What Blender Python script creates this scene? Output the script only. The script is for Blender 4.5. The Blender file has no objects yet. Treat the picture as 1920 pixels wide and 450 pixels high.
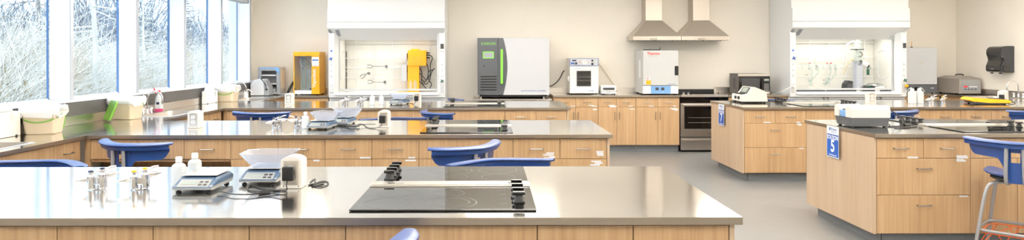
import bpy, bmesh, math, random
from mathutils import Vector, Matrix
random.seed(11)
SC = bpy.context.scene
COL = SC.collection
PI = math.pi
# camera constants: focal length in pixels, principal point and eye height
F, VX, VY, H, ROLL = 1300.0, 918.0, 105.0, 1.54, 0.0015


def PX(px, d):
    return (px - VX) * d / F


def PZ(py, d, px=VX):
    return H - (py + ROLL * (px - VX) - VY) * d / F


# ------------------------------------------------------------------ materials
def lin(c):
    c = c / 255.0
    return c / 12.92 if c <= 0.04045 else ((c + 0.055) / 1.055) ** 2.4


def rgb(r, g, b):
    return (lin(r), lin(g), lin(b), 1.0)


MATS = {}


def newmat(name):
    m = bpy.data.materials.new(name)
    m.use_nodes = True
    nt = m.node_tree
    return m, nt, nt.nodes['Principled BSDF']


def pbr(name, col, rough=0.5, metal=0.0, spec=0.5, bump=0.0, bscale=200.0, vary=0.04, coat=0.0, trans=0.0, emit=None, es=0.0, alpha=1.0):
    m, nt, b = newmat(name)
    N, L = nt.nodes, nt.links
    c = rgb(*col)
    b.inputs['Roughness'].default_value = rough
    b.inputs['Metallic'].default_value = metal
    b.inputs['Specular IOR Level'].default_value = spec
    b.inputs['Coat Weight'].default_value = coat
    b.inputs['Transmission Weight'].default_value = trans
    b.inputs['Alpha'].default_value = alpha
    tc = N.new('ShaderNodeTexCoord')
    nz = N.new('ShaderNodeTexNoise')
    nz.inputs['Scale'].default_value = 6.0
    nz.inputs['Detail'].default_value = 3.0
    L.new(tc.outputs['Object'], nz.inputs['Vector'])
    mx = N.new('ShaderNodeMix')
    mx.data_type = 'RGBA'
    mx.inputs[6].default_value = tuple(x * (1 - vary) for x in c[:3]) + (1,)
    mx.inputs[7].default_value = tuple(min(1, x * (1 + vary)) for x in c[:3]) + (1,)
    L.new(nz.outputs['Fac'], mx.inputs[0])
    L.new(mx.outputs[2], b.inputs['Base Color'])
    if bump:
        n2 = N.new('ShaderNodeTexNoise')
        n2.inputs['Scale'].default_value = bscale
        L.new(tc.outputs['Object'], n2.inputs['Vector'])
        bp = N.new('ShaderNodeBump')
        bp.inputs['Strength'].default_value = bump
        bp.inputs['Distance'].default_value = 0.002
        L.new(n2.outputs['Fac'], bp.inputs['Height'])
        L.new(bp.outputs['Normal'], b.inputs['Normal'])
    if emit:
        b.inputs['Emission Color'].default_value = rgb(*emit)
        b.inputs['Emission Strength'].default_value = es
    MATS[name] = m
    return m


def wood_mat(name, c0, c1, c2, rough=0.42):
    m, nt, b = newmat(name)
    N, L = nt.nodes, nt.links
    tc = N.new('ShaderNodeTexCoord')
    oi = N.new('ShaderNodeObjectInfo')
    mul = N.new('ShaderNodeVectorMath'); mul.operation = 'SCALE'
    mul.inputs[0].default_value = (7.3, 3.1, 5.7)
    L.new(oi.outputs['Random'], mul.inputs['Scale'])
    add = N.new('ShaderNodeVectorMath'); add.operation = 'ADD'
    L.new(tc.outputs['Object'], add.inputs[0]); L.new(mul.outputs[0], add.inputs[1])
    mp = N.new('ShaderNodeMapping'); mp.inputs['Scale'].default_value = (75, 75, 1.6)
    L.new(add.outputs[0], mp.inputs['Vector'])
    n1 = N.new('ShaderNodeTexNoise'); n1.inputs['Scale'].default_value = 1.0; n1.inputs['Detail'].default_value = 4.0
    L.new(mp.outputs[0], n1.inputs['Vector'])
    mp2 = N.new('ShaderNodeMapping'); mp2.inputs['Scale'].default_value = (9, 9, .55)
    L.new(add.outputs[0], mp2.inputs['Vector'])
    n2 = N.new('ShaderNodeTexNoise'); n2.inputs['Scale'].default_value = 1.0; n2.inputs['Detail'].default_value = 2.0
    L.new(mp2.outputs[0], n2.inputs['Vector'])
    cr = N.new('ShaderNodeValToRGB')
    e = cr.color_ramp.elements
    e[0].position, e[0].color = .30, rgb(*c0)
    e[1].position, e[1].color = .70, rgb(*c2)
    k = e.new(.5); k.color = rgb(*c1)
    ad = N.new('ShaderNodeMath'); ad.operation = 'MULTIPLY_ADD'
    ad.inputs[1].default_value = .62
    L.new(n1.outputs['Fac'], ad.inputs[0])
    m2 = N.new('ShaderNodeMath'); m2.operation = 'MULTIPLY'; m2.inputs[1].default_value = .40
    L.new(n2.outputs['Fac'], m2.inputs[0]); L.new(m2.outputs[0], ad.inputs[2])
    L.new(ad.outputs[0], cr.inputs['Fac'])
    L.new(cr.outputs['Color'], b.inputs['Base Color'])
    b.inputs['Roughness'].default_value = rough
    MATS[name] = m
    return m


def steel_mat(name, col, rough, wav=0.0, aniso=(3, 220, 220), dr=.10):
    m, nt, b = newmat(name)
    N, L = nt.nodes, nt.links
    b.inputs['Metallic'].default_value = 1.0
    tc = N.new('ShaderNodeTexCoord')
    mp = N.new('ShaderNodeMapping'); mp.inputs['Scale'].default_value = aniso
    L.new(tc.outputs['Object'], mp.inputs['Vector'])
    n = N.new('ShaderNodeTexNoise'); n.inputs['Scale'].default_value = 1.0; n.inputs['Detail'].default_value = 3.0
    L.new(mp.outputs[0], n.inputs['Vector'])
    mr = N.new('ShaderNodeMapRange')
    mr.inputs['To Min'].default_value = max(.02, rough - dr * .5); mr.inputs['To Max'].default_value = rough + dr
    L.new(n.outputs['Fac'], mr.inputs['Value']); L.new(mr.outputs[0], b.inputs['Roughness'])
    mx = N.new('ShaderNodeMix'); mx.data_type = 'RGBA'
    c = rgb(*col)
    mx.inputs[6].default_value = tuple(x * .93 for x in c[:3]) + (1,)
    mx.inputs[7].default_value = tuple(min(1, x * 1.05) for x in c[:3]) + (1,)
    L.new(n.outputs['Fac'], mx.inputs[0]); L.new(mx.outputs[2], b.inputs['Base Color'])
    if wav:
        n2 = N.new('ShaderNodeTexNoise'); n2.inputs['Scale'].default_value = 2.4; n2.inputs['Detail'].default_value = 1.0
        L.new(tc.outputs['Object'], n2.inputs['Vector'])
        bp = N.new('ShaderNodeBump'); bp.inputs['Strength'].default_value = wav; bp.inputs['Distance'].default_value = .01
        L.new(n2.outputs['Fac'], bp.inputs['Height']); L.new(bp.outputs['Normal'], b.inputs['Normal'])
    MATS[name] = m
    return m


def clear_mat(name, col, see, rough=.08, fres=1.45):
    """thin clear sheet: straight-through light plus a mirror and a little body colour"""
    m = bpy.data.materials.new(name); m.use_nodes = True
    nt = m.node_tree; N, L = nt.nodes, nt.links
    N.clear()
    out = N.new('ShaderNodeOutputMaterial')
    tr = N.new('ShaderNodeBsdfTransparent'); tr.inputs['Color'].default_value = rgb(*col)
    df = N.new('ShaderNodeBsdfPrincipled'); df.inputs['Base Color'].default_value = rgb(*col); df.inputs['Roughness'].default_value = .35
    nz = N.new('ShaderNodeTexNoise'); nz.inputs['Scale'].default_value = 9.0
    mr = N.new('ShaderNodeMapRange'); mr.inputs['To Min'].default_value = see - .03; mr.inputs['To Max'].default_value = see + .03
    L.new(nz.outputs['Fac'], mr.inputs['Value'])
    m1 = N.new('ShaderNodeMixShader'); L.new(mr.outputs[0], m1.inputs[0]); L.new(df.outputs[0], m1.inputs[1]); L.new(tr.outputs[0], m1.inputs[2])
    gl = N.new('ShaderNodeBsdfGlossy'); gl.inputs['Roughness'].default_value = rough
    lw = N.new('ShaderNodeLayerWeight'); lw.inputs['Blend'].default_value = .5
    pw = N.new('ShaderNodeMath'); pw.operation = 'POWER'; pw.inputs[1].default_value = 5.0; L.new(lw.outputs['Facing'], pw.inputs[0])
    fr = N.new('ShaderNodeMath'); fr.operation = 'MULTIPLY_ADD'; fr.inputs[1].default_value = .9; fr.inputs[2].default_value = .035; L.new(pw.outputs[0], fr.inputs[0])
    m2 = N.new('ShaderNodeMixShader'); L.new(fr.outputs[0], m2.inputs[0]); L.new(m1.outputs[0], m2.inputs[1]); L.new(gl.outputs[0], m2.inputs[2])
    L.new(m2.outputs[0], out.inputs['Surface'])
    MATS[name] = m
    return m


wood_mat('oak', (168, 134, 97), (188, 154, 114), (201, 169, 130))
wood_mat('oak_sheen', (184, 157, 129), (198, 172, 144), (208, 185, 158))  # oak for bench ends, grazing reflection put into the paler colour
steel_mat('steel_top', (229, 226, 221), .10, wav=.045, dr=.06)
steel_mat('steel', (220, 214, 207), .28, dr=.12)
steel_mat('steel_edge', (176, 164, 150), .33, dr=.1)
steel_mat('steel_dark', (128, 126, 124), .35, dr=.1)
steel_mat('chrome', (225, 225, 228), .06, aniso=(5, 5, 5), dr=.03)
steel_mat('nickel', (160, 155, 150), .28, aniso=(15, 15, 15), dr=.05)
steel_mat('hood_steel', (196, 188, 178), .34, aniso=(220, 220, 4), dr=.1)
pbr('wall', (249, 243, 232), .85, bump=.05, bscale=350, vary=.015)
pbr('ceiling', (250, 249, 246), .9, vary=.01)
pbr('floor', (132, 134, 135), .30, bump=.05, bscale=60, vary=.07)
pbr('toe_vinyl', (110, 114, 118), .5)
pbr('wall_grey', (72, 70, 69), .45)
pbr('fin_white', (242, 246, 250), .4, vary=.01)
pbr('fin_edge_shade', (168, 172, 180), .4)
pbr('frame_blue', (72, 110, 160), .4)
pbr('sill', (224, 230, 238), .25)
pbr('white', (240, 240, 238), .35, vary=.012)
pbr('hood_white', (238, 240, 241), .32, vary=.01)
pbr('hood_liner', (240, 239, 232), .4, vary=.015)
pbr('offwhite', (232, 227, 218), .4, vary=.015)
pbr('beige', (226, 218, 204), .42, vary=.02)
pbr('bin_tan', (206, 190, 164), .45)
pbr('green_lid', (92, 136, 36), .45)
pbr('pale_grey', (206, 208, 212), .38)
pbr('mid_grey', (150, 154, 160), .42)
pbr('chamber_grey', (204, 206, 210), .36, vary=.012)
pbr('dark_grey', (68, 71, 76), .42)
pbr('charcoal', (46, 47, 50), .45)
pbr('black', (15, 15, 16), .45, spec=.35)
pbr('rubber', (26, 26, 28), .6)
pbr('black_gloss', (9, 9, 10), .05, spec=.7, vary=.02)
pbr('glass_ceramic', (12, 12, 13), .035, spec=.6, vary=.02)
pbr('burner_mark', (66, 67, 68), .3)
pbr('stool_blue', (30, 62, 122), .32, vary=.03)
pbr('stool_grey', (166, 166, 168), .35, metal=.4)
pbr('orange', (236, 104, 34), .4)
pbr('yellow', (246, 176, 18), .4, vary=.02)
pbr('scale_blue', (70, 92, 118), .38)
pbr('scale_grey', (158, 159, 158), .4)
pbr('panel_blue', (118, 162, 212), .4)
pbr('cap_yellow', (240, 186, 30), .4)
pbr('sign_blue', (22, 84, 172), .45)
pbr('paper', (244, 246, 248), .6, vary=.01)
pbr('red', (214, 26, 44), .4)
pbr('pink', (206, 62, 124), .2, trans=.25)
pbr('navy', (24, 38, 66), .4)
pbr('lcd', (148, 158, 150), .3)
pbr('ink', (52, 54, 66), .6)
pbr('text_white', (250, 250, 250), .5)
pbr('text_red', (226, 46, 34), .5)
pbr('text_blue', (60, 96, 160), .5)
pbr('lime', (126, 206, 70), .35)
pbr('lime_lit', (126, 206, 70), .35, emit=(130, 224, 70), es=.25)
pbr('knob_green', (24, 82, 62), .4)
pbr('knob_blue', (30, 70, 150), .4)
pbr('oven_grey', (205, 206, 206), .4)
pbr('towel_black', (28, 27, 27), .16, spec=.6)
pbr('microwave_side', (74, 70, 68), .45)
pbr('taupe', (150, 142, 134), .4, vary=.02)
pbr('foil', (214, 216, 218), .2, metal=1.0, bump=.5, bscale=40)
pbr('cord_tan', (206, 186, 150), .5)
pbr('added_lamp_face', (255, 252, 244), .5, emit=(255, 246, 232), es=4.0)
pbr('bark', (104, 100, 98), .8, vary=.15)
pbr('twig_pale', (212, 206, 194), .8, vary=.1)
pbr('twig_straw', (150, 130, 90), .8, vary=.15)
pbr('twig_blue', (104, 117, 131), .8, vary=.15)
pbr('ground_out', (200, 204, 204), .9, vary=.1)
clear_mat('window_glass', (238, 246, 252), .985)
clear_mat('clear_glass', (240, 246, 245), .87, .05)
clear_mat('clear_plastic', (238, 242, 250), .80, .12)
clear_mat('milky', (240, 243, 245), .34, .25)
clear_mat('liner', (248, 250, 252), .24, .3)


def label_mat():
    m, nt, b = newmat('label_strip')
    N, L = nt.nodes, nt.links
    tc = N.new('ShaderNodeTexCoord')
    mp = N.new('ShaderNodeMapping'); mp.inputs['Scale'].default_value = (800, 1, 500)
    L.new(tc.outputs['Object'], mp.inputs['Vector'])
    n = N.new('ShaderNodeTexNoise'); n.inputs['Scale'].default_value = 1.0
    L.new(mp.outputs[0], n.inputs['Vector'])
    cr = N.new('ShaderNodeValToRGB'); cr.color_ramp.interpolation = 'CONSTANT'
    cr.color_ramp.elements[0].color = rgb(240, 240, 242)
    cr.color_ramp.elements[1].position = .6; cr.color_ramp.elements[1].color = rgb(196, 198, 204)
    L.new(n.outputs['Fac'], cr.inputs[0]); L.new(cr.outputs[0], b.inputs['Base Color'])
    b.inputs['Roughness'].default_value = .5
    MATS['label_strip'] = m


label_mat()


# ------------------------------------------------------------------ mesh kit
class MB:
    def __init__(s):
        s.bm = bmesh.new()
        s.bev = False

    def box(s, x0, x1, y0, y1, z0, z1, b=0.0, seg=2):
        M = Matrix.Translation(((x0 + x1) / 2, (y0 + y1) / 2, (z0 + z1) / 2)) @ Matrix.Diagonal((abs(x1 - x0), abs(y1 - y0), abs(z1 - z0), 1))
        r = bmesh.ops.create_cube(s.bm, size=1.0, matrix=M)
        if b:
            vs = set(r['verts'])
            ed = [e for e in s.bm.edges if e.verts[0] in vs and e.verts[1] in vs]
            s.bev = True
            bmesh.ops.bevel(s.bm, geom=ed, offset=b, segments=seg, profile=.5, affect='EDGES')
        return s

    def cyl(s, p0, p1, r0, r1=None, n=16):
        p0, p1 = Vector(p0), Vector(p1)
        d = p1 - p0
        M = Matrix.Translation((p0 + p1) / 2) @ d.to_track_quat('Z', 'Y').to_matrix().to_4x4()
        bmesh.ops.create_cone(s.bm, cap_ends=True, segments=n, radius1=r0, radius2=r0 if r1 is None else r1, depth=d.length, matrix=M)
        return s

    def sph(s, c, r, sc=(1, 1, 1), n=16):
        bmesh.ops.create_uvsphere(s.bm, u_segments=n, v_segments=max(6, n // 2), radius=r, matrix=Matrix.Translation(c) @ Matrix.Diagonal((*sc, 1)))
        return s

    def tube(s, pts, r, n=8, closed=False, smooth=0):
        P = [Vector(p) for p in pts]
        for _ in range(smooth):          # corner cutting
            Q = [] if closed else [P[0]]
            m = len(P)
            for i in range(m if closed else m - 1):
                a, b = P[i], P[(i + 1) % m]
                Q += [a * .75 + b * .25, a * .25 + b * .75]
            if not closed:
                Q.append(P[-1])
            P = Q
        m = len(P)
        rings = []
        up = None
        for i, p in enumerate(P):
            if closed:
                t = (P[(i + 1) % m] - P[i - 1])
            else:
                t = P[min(i + 1, m - 1)] - P[max(i - 1, 0)]
            if t.length < 1e-9:
                t = Vector((0, 0, 1))
            t.normalize()
            if up is None:
                up = Vector((0, 0, 1)) if abs(t.z) < .9 else Vector((1, 0, 0))
            up = (up - t * up.dot(t))
            if up.length < 1e-6:
                up = t.orthogonal()
            up.normalize()
            w = t.cross(up)
            rr = r[i * len(r) // m] if isinstance(r, (list, tuple)) else r
            rings.append([s.bm.verts.new(p + up * (rr * math.cos(2 * PI * k / n)) + w * (rr * math.sin(2 * PI * k / n))) for k in range(n)])
        for i in range(m if closed else m - 1):
            a, b = rings[i], rings[(i + 1) % m]
            for k in range(n):
                s.bm.faces.new((a[k], a[(k + 1) % n], b[(k + 1) % n], b[k]))
        if not closed:
            s.bm.faces.new(rings[0][::-1]); s.bm.faces.new(rings[-1])
        return s

    def lathe(s, prof, c=(0, 0, 0), n=24, sx=1.0, sy=1.0, pw=2.0):
        """profile of (r, z); pw > 2 squares the section off"""
        rings = []
        for r, z in prof:
            ring = []
            for k in range(n):
                a = 2 * PI * k / n
                ca, sa = math.cos(a), math.sin(a)
                q = (abs(ca) ** pw + abs(sa) ** pw) ** (-1.0 / pw)
                ring.append(s.bm.verts.new((c[0] + r * q * ca * sx, c[1] + r * q * sa * sy, c[2] + z)))
            rings.append(ring)
        for a, b in zip(rings, rings[1:]):
            for k in range(n):
                s.bm.faces.new((a[k], a[(k + 1) % n], b[(k + 1) % n], b[k]))
        if prof[0][0] > 1e-6:
            s.bm.faces.new(rings[0][::-1])
        if prof[-1][0] > 1e-6:
            s.bm.faces.new(rings[-1])
        return s

    def prism(s, poly, a0, a1, axis='x', b=0.0, seg=2):
        """polygon extruded along an axis; poly is (y,z) for x, (x,z) for y, (x,y) for z"""
        def P(u, v, a):
            return {'x': (a, u, v), 'y': (u, a, v), 'z': (u, v, a)}[axis]
        A = [s.bm.verts.new(P(u, v, a0)) for u, v in poly]
        B = [s.bm.verts.new(P(u, v, a1)) for u, v in poly]
        fs = [s.bm.faces.new(A), s.bm.faces.new(B[::-1])]
        n = len(poly)
        for i in range(n):
            fs.append(s.bm.faces.new((A[i], B[i], B[(i + 1) % n], A[(i + 1) % n])))
        if b:
            ed = list({e for f in fs for e in f.edges})
            s.bev = True
            bmesh.ops.bevel(s.bm, geom=ed, offset=b, segments=seg, profile=.5, affect='EDGES')
        return s

    def loft(s, loops, cap0=True, cap1=True):
        R = [[s.bm.verts.new(p) for p in lp] for lp in loops]
        n = len(R[0])
        for a, b in zip(R, R[1:]):
            for k in range(n):
                s.bm.faces.new((a[k], a[(k + 1) % n], b[(k + 1) % n], b[k]))
        if cap0:
            s.bm.faces.new(R[0][::-1])
        if cap1:
            s.bm.faces.new(R[-1])
        return s

    def quad(s, *pts):
        s.bm.faces.new([s.bm.verts.new(p) for p in pts])
        return s

    def ring(s, c, r0, r1, z, n=48, sy=1.0):
        a = [s.bm.verts.new((c[0] + r0 * math.cos(2 * PI * k / n), c[1] + r0 * sy * math.sin(2 * PI * k / n), z)) for k in range(n)]
        b = [s.bm.verts.new((c[0] + r1 * math.cos(2 * PI * k / n), c[1] + r1 * sy * math.sin(2 * PI * k / n), z)) for k in range(n)]
        for k in range(n):
            s.bm.faces.new((a[k], b[k], b[(k + 1) % n], a[(k + 1) % n]))
        return s

    def xf(s, M):
        bmesh.ops.transform(s.bm, matrix=M, verts=s.bm.verts[:])
        return s

    def build(s, name, mat, parent=None, ang=.6, loc=None, flat=False, norm=True):
        if norm:
            bmesh.ops.recalc_face_normals(s.bm, faces=s.bm.faces[:])
        me = bpy.data.meshes.new(name)
        s.bm.to_mesh(me); s.bm.free()
        me.materials.append(MATS[mat] if isinstance(mat, str) else mat)
        if not flat:
            me.shade_smooth()
            me.set_sharp_from_angle(angle=ang)
        o = link(name, me, parent, loc)
        if s.bev and not flat:
            wn = o.modifiers.new('normals', 'WEIGHTED_NORMAL'); wn.keep_sharp = True; wn.weight = 100
        return o


def link(name, data, parent=None, loc=None, rot=None):
    o = bpy.data.objects.new(name, data)
    COL.objects.link(o)
    if parent is not None:
        o.parent = parent
    if loc is not None:
        o.location = loc
    if rot is not None:
        o.rotation_euler = rot
    return o


def tag(o, label=None, cat=None, group=None, kind=None):
    if label: o['label'] = label
    if cat: o['category'] = cat
    if group: o['group'] = group
    if kind: o['kind'] = kind
    return o


def thing(name, label, cat, loc=(0, 0, 0), rz=0.0, group=None):
    o = link(name, None, None, loc, (0, 0, rz))
    o.empty_display_size = .1
    return tag(o, label, cat, group)


def kids(o):
    return [c for c in ALLKIDS.get(o.name, [])]


def dup(root, loc, rz, label, group=None):
    """copy of a thing, its parts and its sub-parts"""
    r = root.copy(); COL.objects.link(r)
    r.location = loc; r.rotation_euler = (0, 0, rz)
    r['label'] = label
    if group: r['group'] = group
    for ch in list(root.children):
        c = ch.copy(); COL.objects.link(c); c.parent = r
        for g in list(ch.children):
            d = g.copy(); COL.objects.link(d); d.parent = c
    return r


def struct(o):
    o['kind'] = 'structure'
    return o


def lettering(body, size, mat, parent, loc, rot=(PI / 2, 0, 0), depth=.0006, bold=0.0, align='CENTER', name='lettering', sx=1.0, space=1.0):
    cu = bpy.data.curves.new('t', 'FONT')
    cu.body = body; cu.size = size; cu.extrude = depth; cu.align_x = align; cu.align_y = 'CENTER'
    cu.offset = bold; cu.space_character = space
    ob = bpy.data.objects.new('t', cu); COL.objects.link(ob)
    dg = bpy.context.evaluated_depsgraph_get()
    me = bpy.data.meshes.new_from_object(ob.evaluated_get(dg))
    bpy.data.objects.remove(ob); bpy.data.curves.remove(cu)
    me.materials.clear(); me.materials.append(MATS[mat])
    if sx != 1.0:
        me.transform(Matrix.Diagonal((sx, 1, 1, 1)))
    return link(name, me, parent, loc, rot)


def rrect(x0, x1, y0, y1, r, n=4):
    pts = []
    for cx, cy, a0 in ((x1 - r, y1 - r, 0), (x0 + r, y1 - r, PI / 2), (x0 + r, y0 + r, PI), (x1 - r, y0 + r, 1.5 * PI)):
        for i in range(n + 1):
            a = a0 + PI / 2 * i / n
            pts.append((cx + r * math.cos(a), cy + r * math.sin(a)))
    return pts


# ------------------------------------------------------------------ the room
XL, XR, YB, YF, ZC = -3.845, 7.94, 11.8, -2.6, 3.0
struct(MB().box(-4.2, 8.06, YF - .12, YB + .12, -.1, 0).build('floor', 'floor'))
struct(MB().box(-4.2, 8.06, YF - .12, YB + .12, ZC, ZC + .1).build('ceiling', 'ceiling'))
struct(MB().box(-4.2, 8.06, YB, YB + .12, 0, ZC).build('wall_back', 'wall'))
struct(MB().box(XR, XR + .12, YF, YB, 0, ZC).build('wall_right', 'wall'))
struct(MB().box(-4.2, 8.06, YF - .12, YF, 0, ZC).build('wall_front', 'wall'))
w = MB()
w.box(-4.2, XL, YF, YB, 0, 1.118)
w.box(-4.2, XL, YF, YB, 2.82, ZC)
w.box(-4.2, -4.03, 11.165, YB, 1.118, 2.82)
w.box(-4.2, XL, YF, -.8, 1.118, 2.82)
struct(w.build('wall_left', 'wall'))
struct(MB().box(-4.06, -3.828, -.79, YB - .002, 1.12, 1.142, .003).build('trim_1', 'sill'))
struct(MB().box(XL + .001, -3.832, -.79, YB - .002, .998, 1.118).build('trim_2', 'wall_grey'))
FINS = [6.35 + 1.19 * k for k in range(-6, 5)]
for i, y in enumerate(FINS):
    f = struct(MB().box(-4.03, -3.846, y, y + .046, 1.143, 2.819, .002).build('trim_%d' % (i + 3), 'fin_white'))
    MB().box(-3.8455, -3.838, y - .001, y + .047, 1.143, 2.819).build('edge', 'fin_edge_shade', f)  # strip whose grey-blue holds the shade on the backlit fin edge
for i in range(len(FINS) - 1):
    y0, y1 = FINS[i] + .047, FINS[i + 1] - .001
    fr = MB()
    fr.box(-4.06, -4.032, y0, y0 + .02, 1.143, 2.819); fr.box(-4.048, -4.036, y1 - .016, y1, 1.143, 2.819)
    fr.box(-4.06, -4.032, y0 + .02, y1 - .016, 2.79, 2.819)
    wf = struct(fr.build('window_%d' % (i + 1), 'frame_blue'))
    MB().box(-4.06, -4.032, y0 + .021, y1 - .017, 1.143, 1.155).build('bottom_rail', 'fin_white', wf)
    MB().box(-4.048, -4.042, y0 + .018, y1 - .014, 1.156, 2.795).build('pane', 'window_glass', wf)
struct(MB().box(7.925, 7.939, YF, 3.0, 0, .1).build('baseboard_right', 'toe_vinyl'))
# ceiling case above the windows
t = thing('roller_blind_case', 'dark grey blind case with a black end, high above the windows near the back wall', 'blind', (-3.62, 8.6, 2.325))
MB().box(-.06, .06, -1.2, 1.62, 0, .14, .008).build('case', 'mid_grey', t)
MB().box(-.063, .063, 1.62, 1.65, -.004, .144, .004).build('end_cap', 'charcoal', t)
MB().cyl((0, .55, -.002), (0, .55, .02), .012).build('screw', 'chrome', t)
for yy in (-1.0, 1.4):
    MB().box(-.012, .012, yy - .012, yy + .012, .138, .664).build('hanger', 'mid_grey', t)

# ------------------------------------------------------------------ outside
struct(MB().box(-70, -4.6, -10, 90, -.5, -.3).build('ground', 'ground_out'))


def shrubs(name, label, mat, n, hmax, seed, xr, r0=.006, spread=.55):
    R = random.Random(seed)
    b = MB()
    for _ in range(n):
        sl = R.uniform(.30, .80)
        x = -R.uniform(*xr)
        y = -x / sl
        h = R.uniform(.35, 1.0) * hmax * (.72 + .28 * math.sin(y * .55 + seed) * math.cos(x * .7))
        a = R.uniform(0, 2 * PI)
        bend = R.uniform(.1, 1.0) * spread * h
        p = []
        m = 6
        for k in range(m):
            u = k / (m - 1)
            p.append((x + math.cos(a) * bend * u * u + R.uniform(-.05, .05), y + math.sin(a) * bend * u * u + R.uniform(-.05, .05), -.3 + (h + .3) * (u - .35 * u * u * (bend / h)) + R.uniform(-.04, .04)))
        b.tube(p, [r0 * (1.25 - .15 * k) for k in range(m)], n=3)
        if R.random() < .6:
            q = Vector(p[R.choice((2, 3, 4))])
            d = Vector((R.uniform(-1, 1), R.uniform(-1, 1), R.uniform(-.2, .9))) * R.uniform(.2, .55)
            b.tube([q, q + d * .5 + Vector((0, 0, .04)), q + d], r0 * .7, n=3)
    o = b.build(name, mat, flat=True, norm=False)
    return tag(o, label, 'shrubs', kind='stuff')


shrubs('shrubbery', 'white frosted tangle of bare twigs outside the windows', 'twig_pale', 11000, 3.5, 1, (6.2, 13), .0048, 1.1)
shrubs('shrubbery', 'straw-coloured dry stems in the tangle outside the windows', 'twig_straw', 3800, 2.6, 2, (6, 12), .0045, .9)
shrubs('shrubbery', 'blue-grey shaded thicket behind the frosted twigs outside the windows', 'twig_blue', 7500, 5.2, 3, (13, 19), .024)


def tree(label, x, y, h, r, mat, n, seed, droop):
    R = random.Random(seed)
    t = thing('tree', label, 'tree', (x, y, -.3), 0, 'bare trees outside the windows')
    MB().tube([(0, 0, 0), (.05, .03, h * .35), (-.03, .05, h * .7), (.02, 0, h)], [r, r * .85, r * .6, r * .3], n=10, smooth=1).build('trunk', mat, t)
    b = MB()
    for k in range(n):
        z = h * (.16 + .8 * (k + R.random()) / n)
        a = R.uniform(0, 2 * PI)
        ln = (1 - z / h * .7) * R.uniform(.7, 1.5) * h * .26
        d = Vector((math.cos(a), math.sin(a), 0))
        p0 = Vector((0, 0, z))
        pts = [p0, p0 + d * ln * .35 + Vector((0, 0, -droop * ln * .05)), p0 + d * ln * .7 + Vector((0, 0, -droop * ln * .16)), p0 + d * ln + Vector((0, 0, -droop * ln * .22))]
        b.tube(pts, [r * .26, r * .2, r * .13, r * .07], n=5, smooth=1)
        for j in range(7):
            u = R.uniform(.25, 1)
            q = p0 + d * ln * u + Vector((0, 0, -droop * ln * .2 * u * u))
            e = Vector((R.uniform(-1, 1), R.uniform(-1, 1), R.uniform(-.7, .5))) * R.uniform(.2, .5)
            b.tube([q, q + e * .5 + Vector((0, 0, .03)), q + e], r * .07, n=3)
    b.build('branches', 'twig_pale' if seed % 2 else 'bark', t, flat=True)


tree('pale slender tree with drooping bare branches outside the second window from the left', -5.75, 10.02, 4.6, .045, 'twig_pale', 34, 21, .9)
tree('grey bare tree outside the leftmost window', -10.2, 15.6, 6.0, .06, 'bark', 44, 22, .7)
tree('bare tree filling the fourth window from the left with fine twigs', -9.6, 21.4, 4.3, .07, 'bark', 60, 24, -.5)
tree('frosted bare tree outside the fifth window, nearest the back wall', -9.4, 25.6, 4.8, .07, 'twig_pale', 60, 25, -.4)
tree('small frosted tree low in the third window from the left', -9.0, 18.0, 3.4, .05, 'twig_pale', 40, 27, .2)

# ------------------------------------------------------------------ worktops
ZT, TT = .91, .03


def worktop(label, x0, x1, y0, y1, holes=(), splash=(), group=None, name='worktop', z=ZT):
    """one steel sheet with folded edges; the cut-outs are real openings"""
    xs = sorted({x0, x1, *[h[0] for h in holes], *[h[1] for h in holes]})
    ys = sorted({y0, y1, *[h[2] for h in holes], *[h[3] for h in holes]})
    t = thing(name, label, 'worktop', (x0, y0, z), 0, group)
    bm = bmesh.new()
    V = {}

    def v(i, j):
        if (i, j) not in V:
            V[i, j] = bm.verts.new((xs[i] - x0, ys[j] - y0, 0))
        return V[i, j]
    for i in range(len(xs) - 1):
        for j in range(len(ys) - 1):
            cx, cy = (xs[i] + xs[i + 1]) / 2, (ys[j] + ys[j + 1]) / 2
            if any(h[0] < cx < h[1] and h[2] < cy < h[3] for h in holes):
                continue
            bm.faces.new((v(i, j), v(i + 1, j), v(i + 1, j + 1), v(i, j + 1)))
    r = bmesh.ops.extrude_face_region(bm, geom=bm.faces[:])
    bmesh.ops.translate(bm, verts=[g for g in r['geom'] if isinstance(g, bmesh.types.BMVert)], vec=(0, 0, -.012))
    bmesh.ops.recalc_face_normals(bm, faces=bm.faces[:])
    m = MB(); m.bm.free(); m.bm = bm
    m.build('sheet', 'steel_top', t, flat=True)
    e = MB()
    w, d = x1 - x0, y1 - y0
    e.box(-.0015, w + .0015, -.0015, .012, -TT, -.0006, .001); e.box(-.0015, w + .0015, d - .012, d + .0015, -TT, -.0006, .001)
    e.box(-.0015, .012, .012, d - .012, -TT, -.0006, .001); e.box(w - .012, w + .0015, .012, d - .012, -TT, -.0006, .001)
    e.build('edge', 'steel_edge', t)
    for (a0, a1, b0, b1, hz) in splash:
        MB().box(a0 - x0, a1 - x0, b0 - y0, b1 - y0, .0005, hz, .002).build('backsplash', 'steel', t)
    return t


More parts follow.
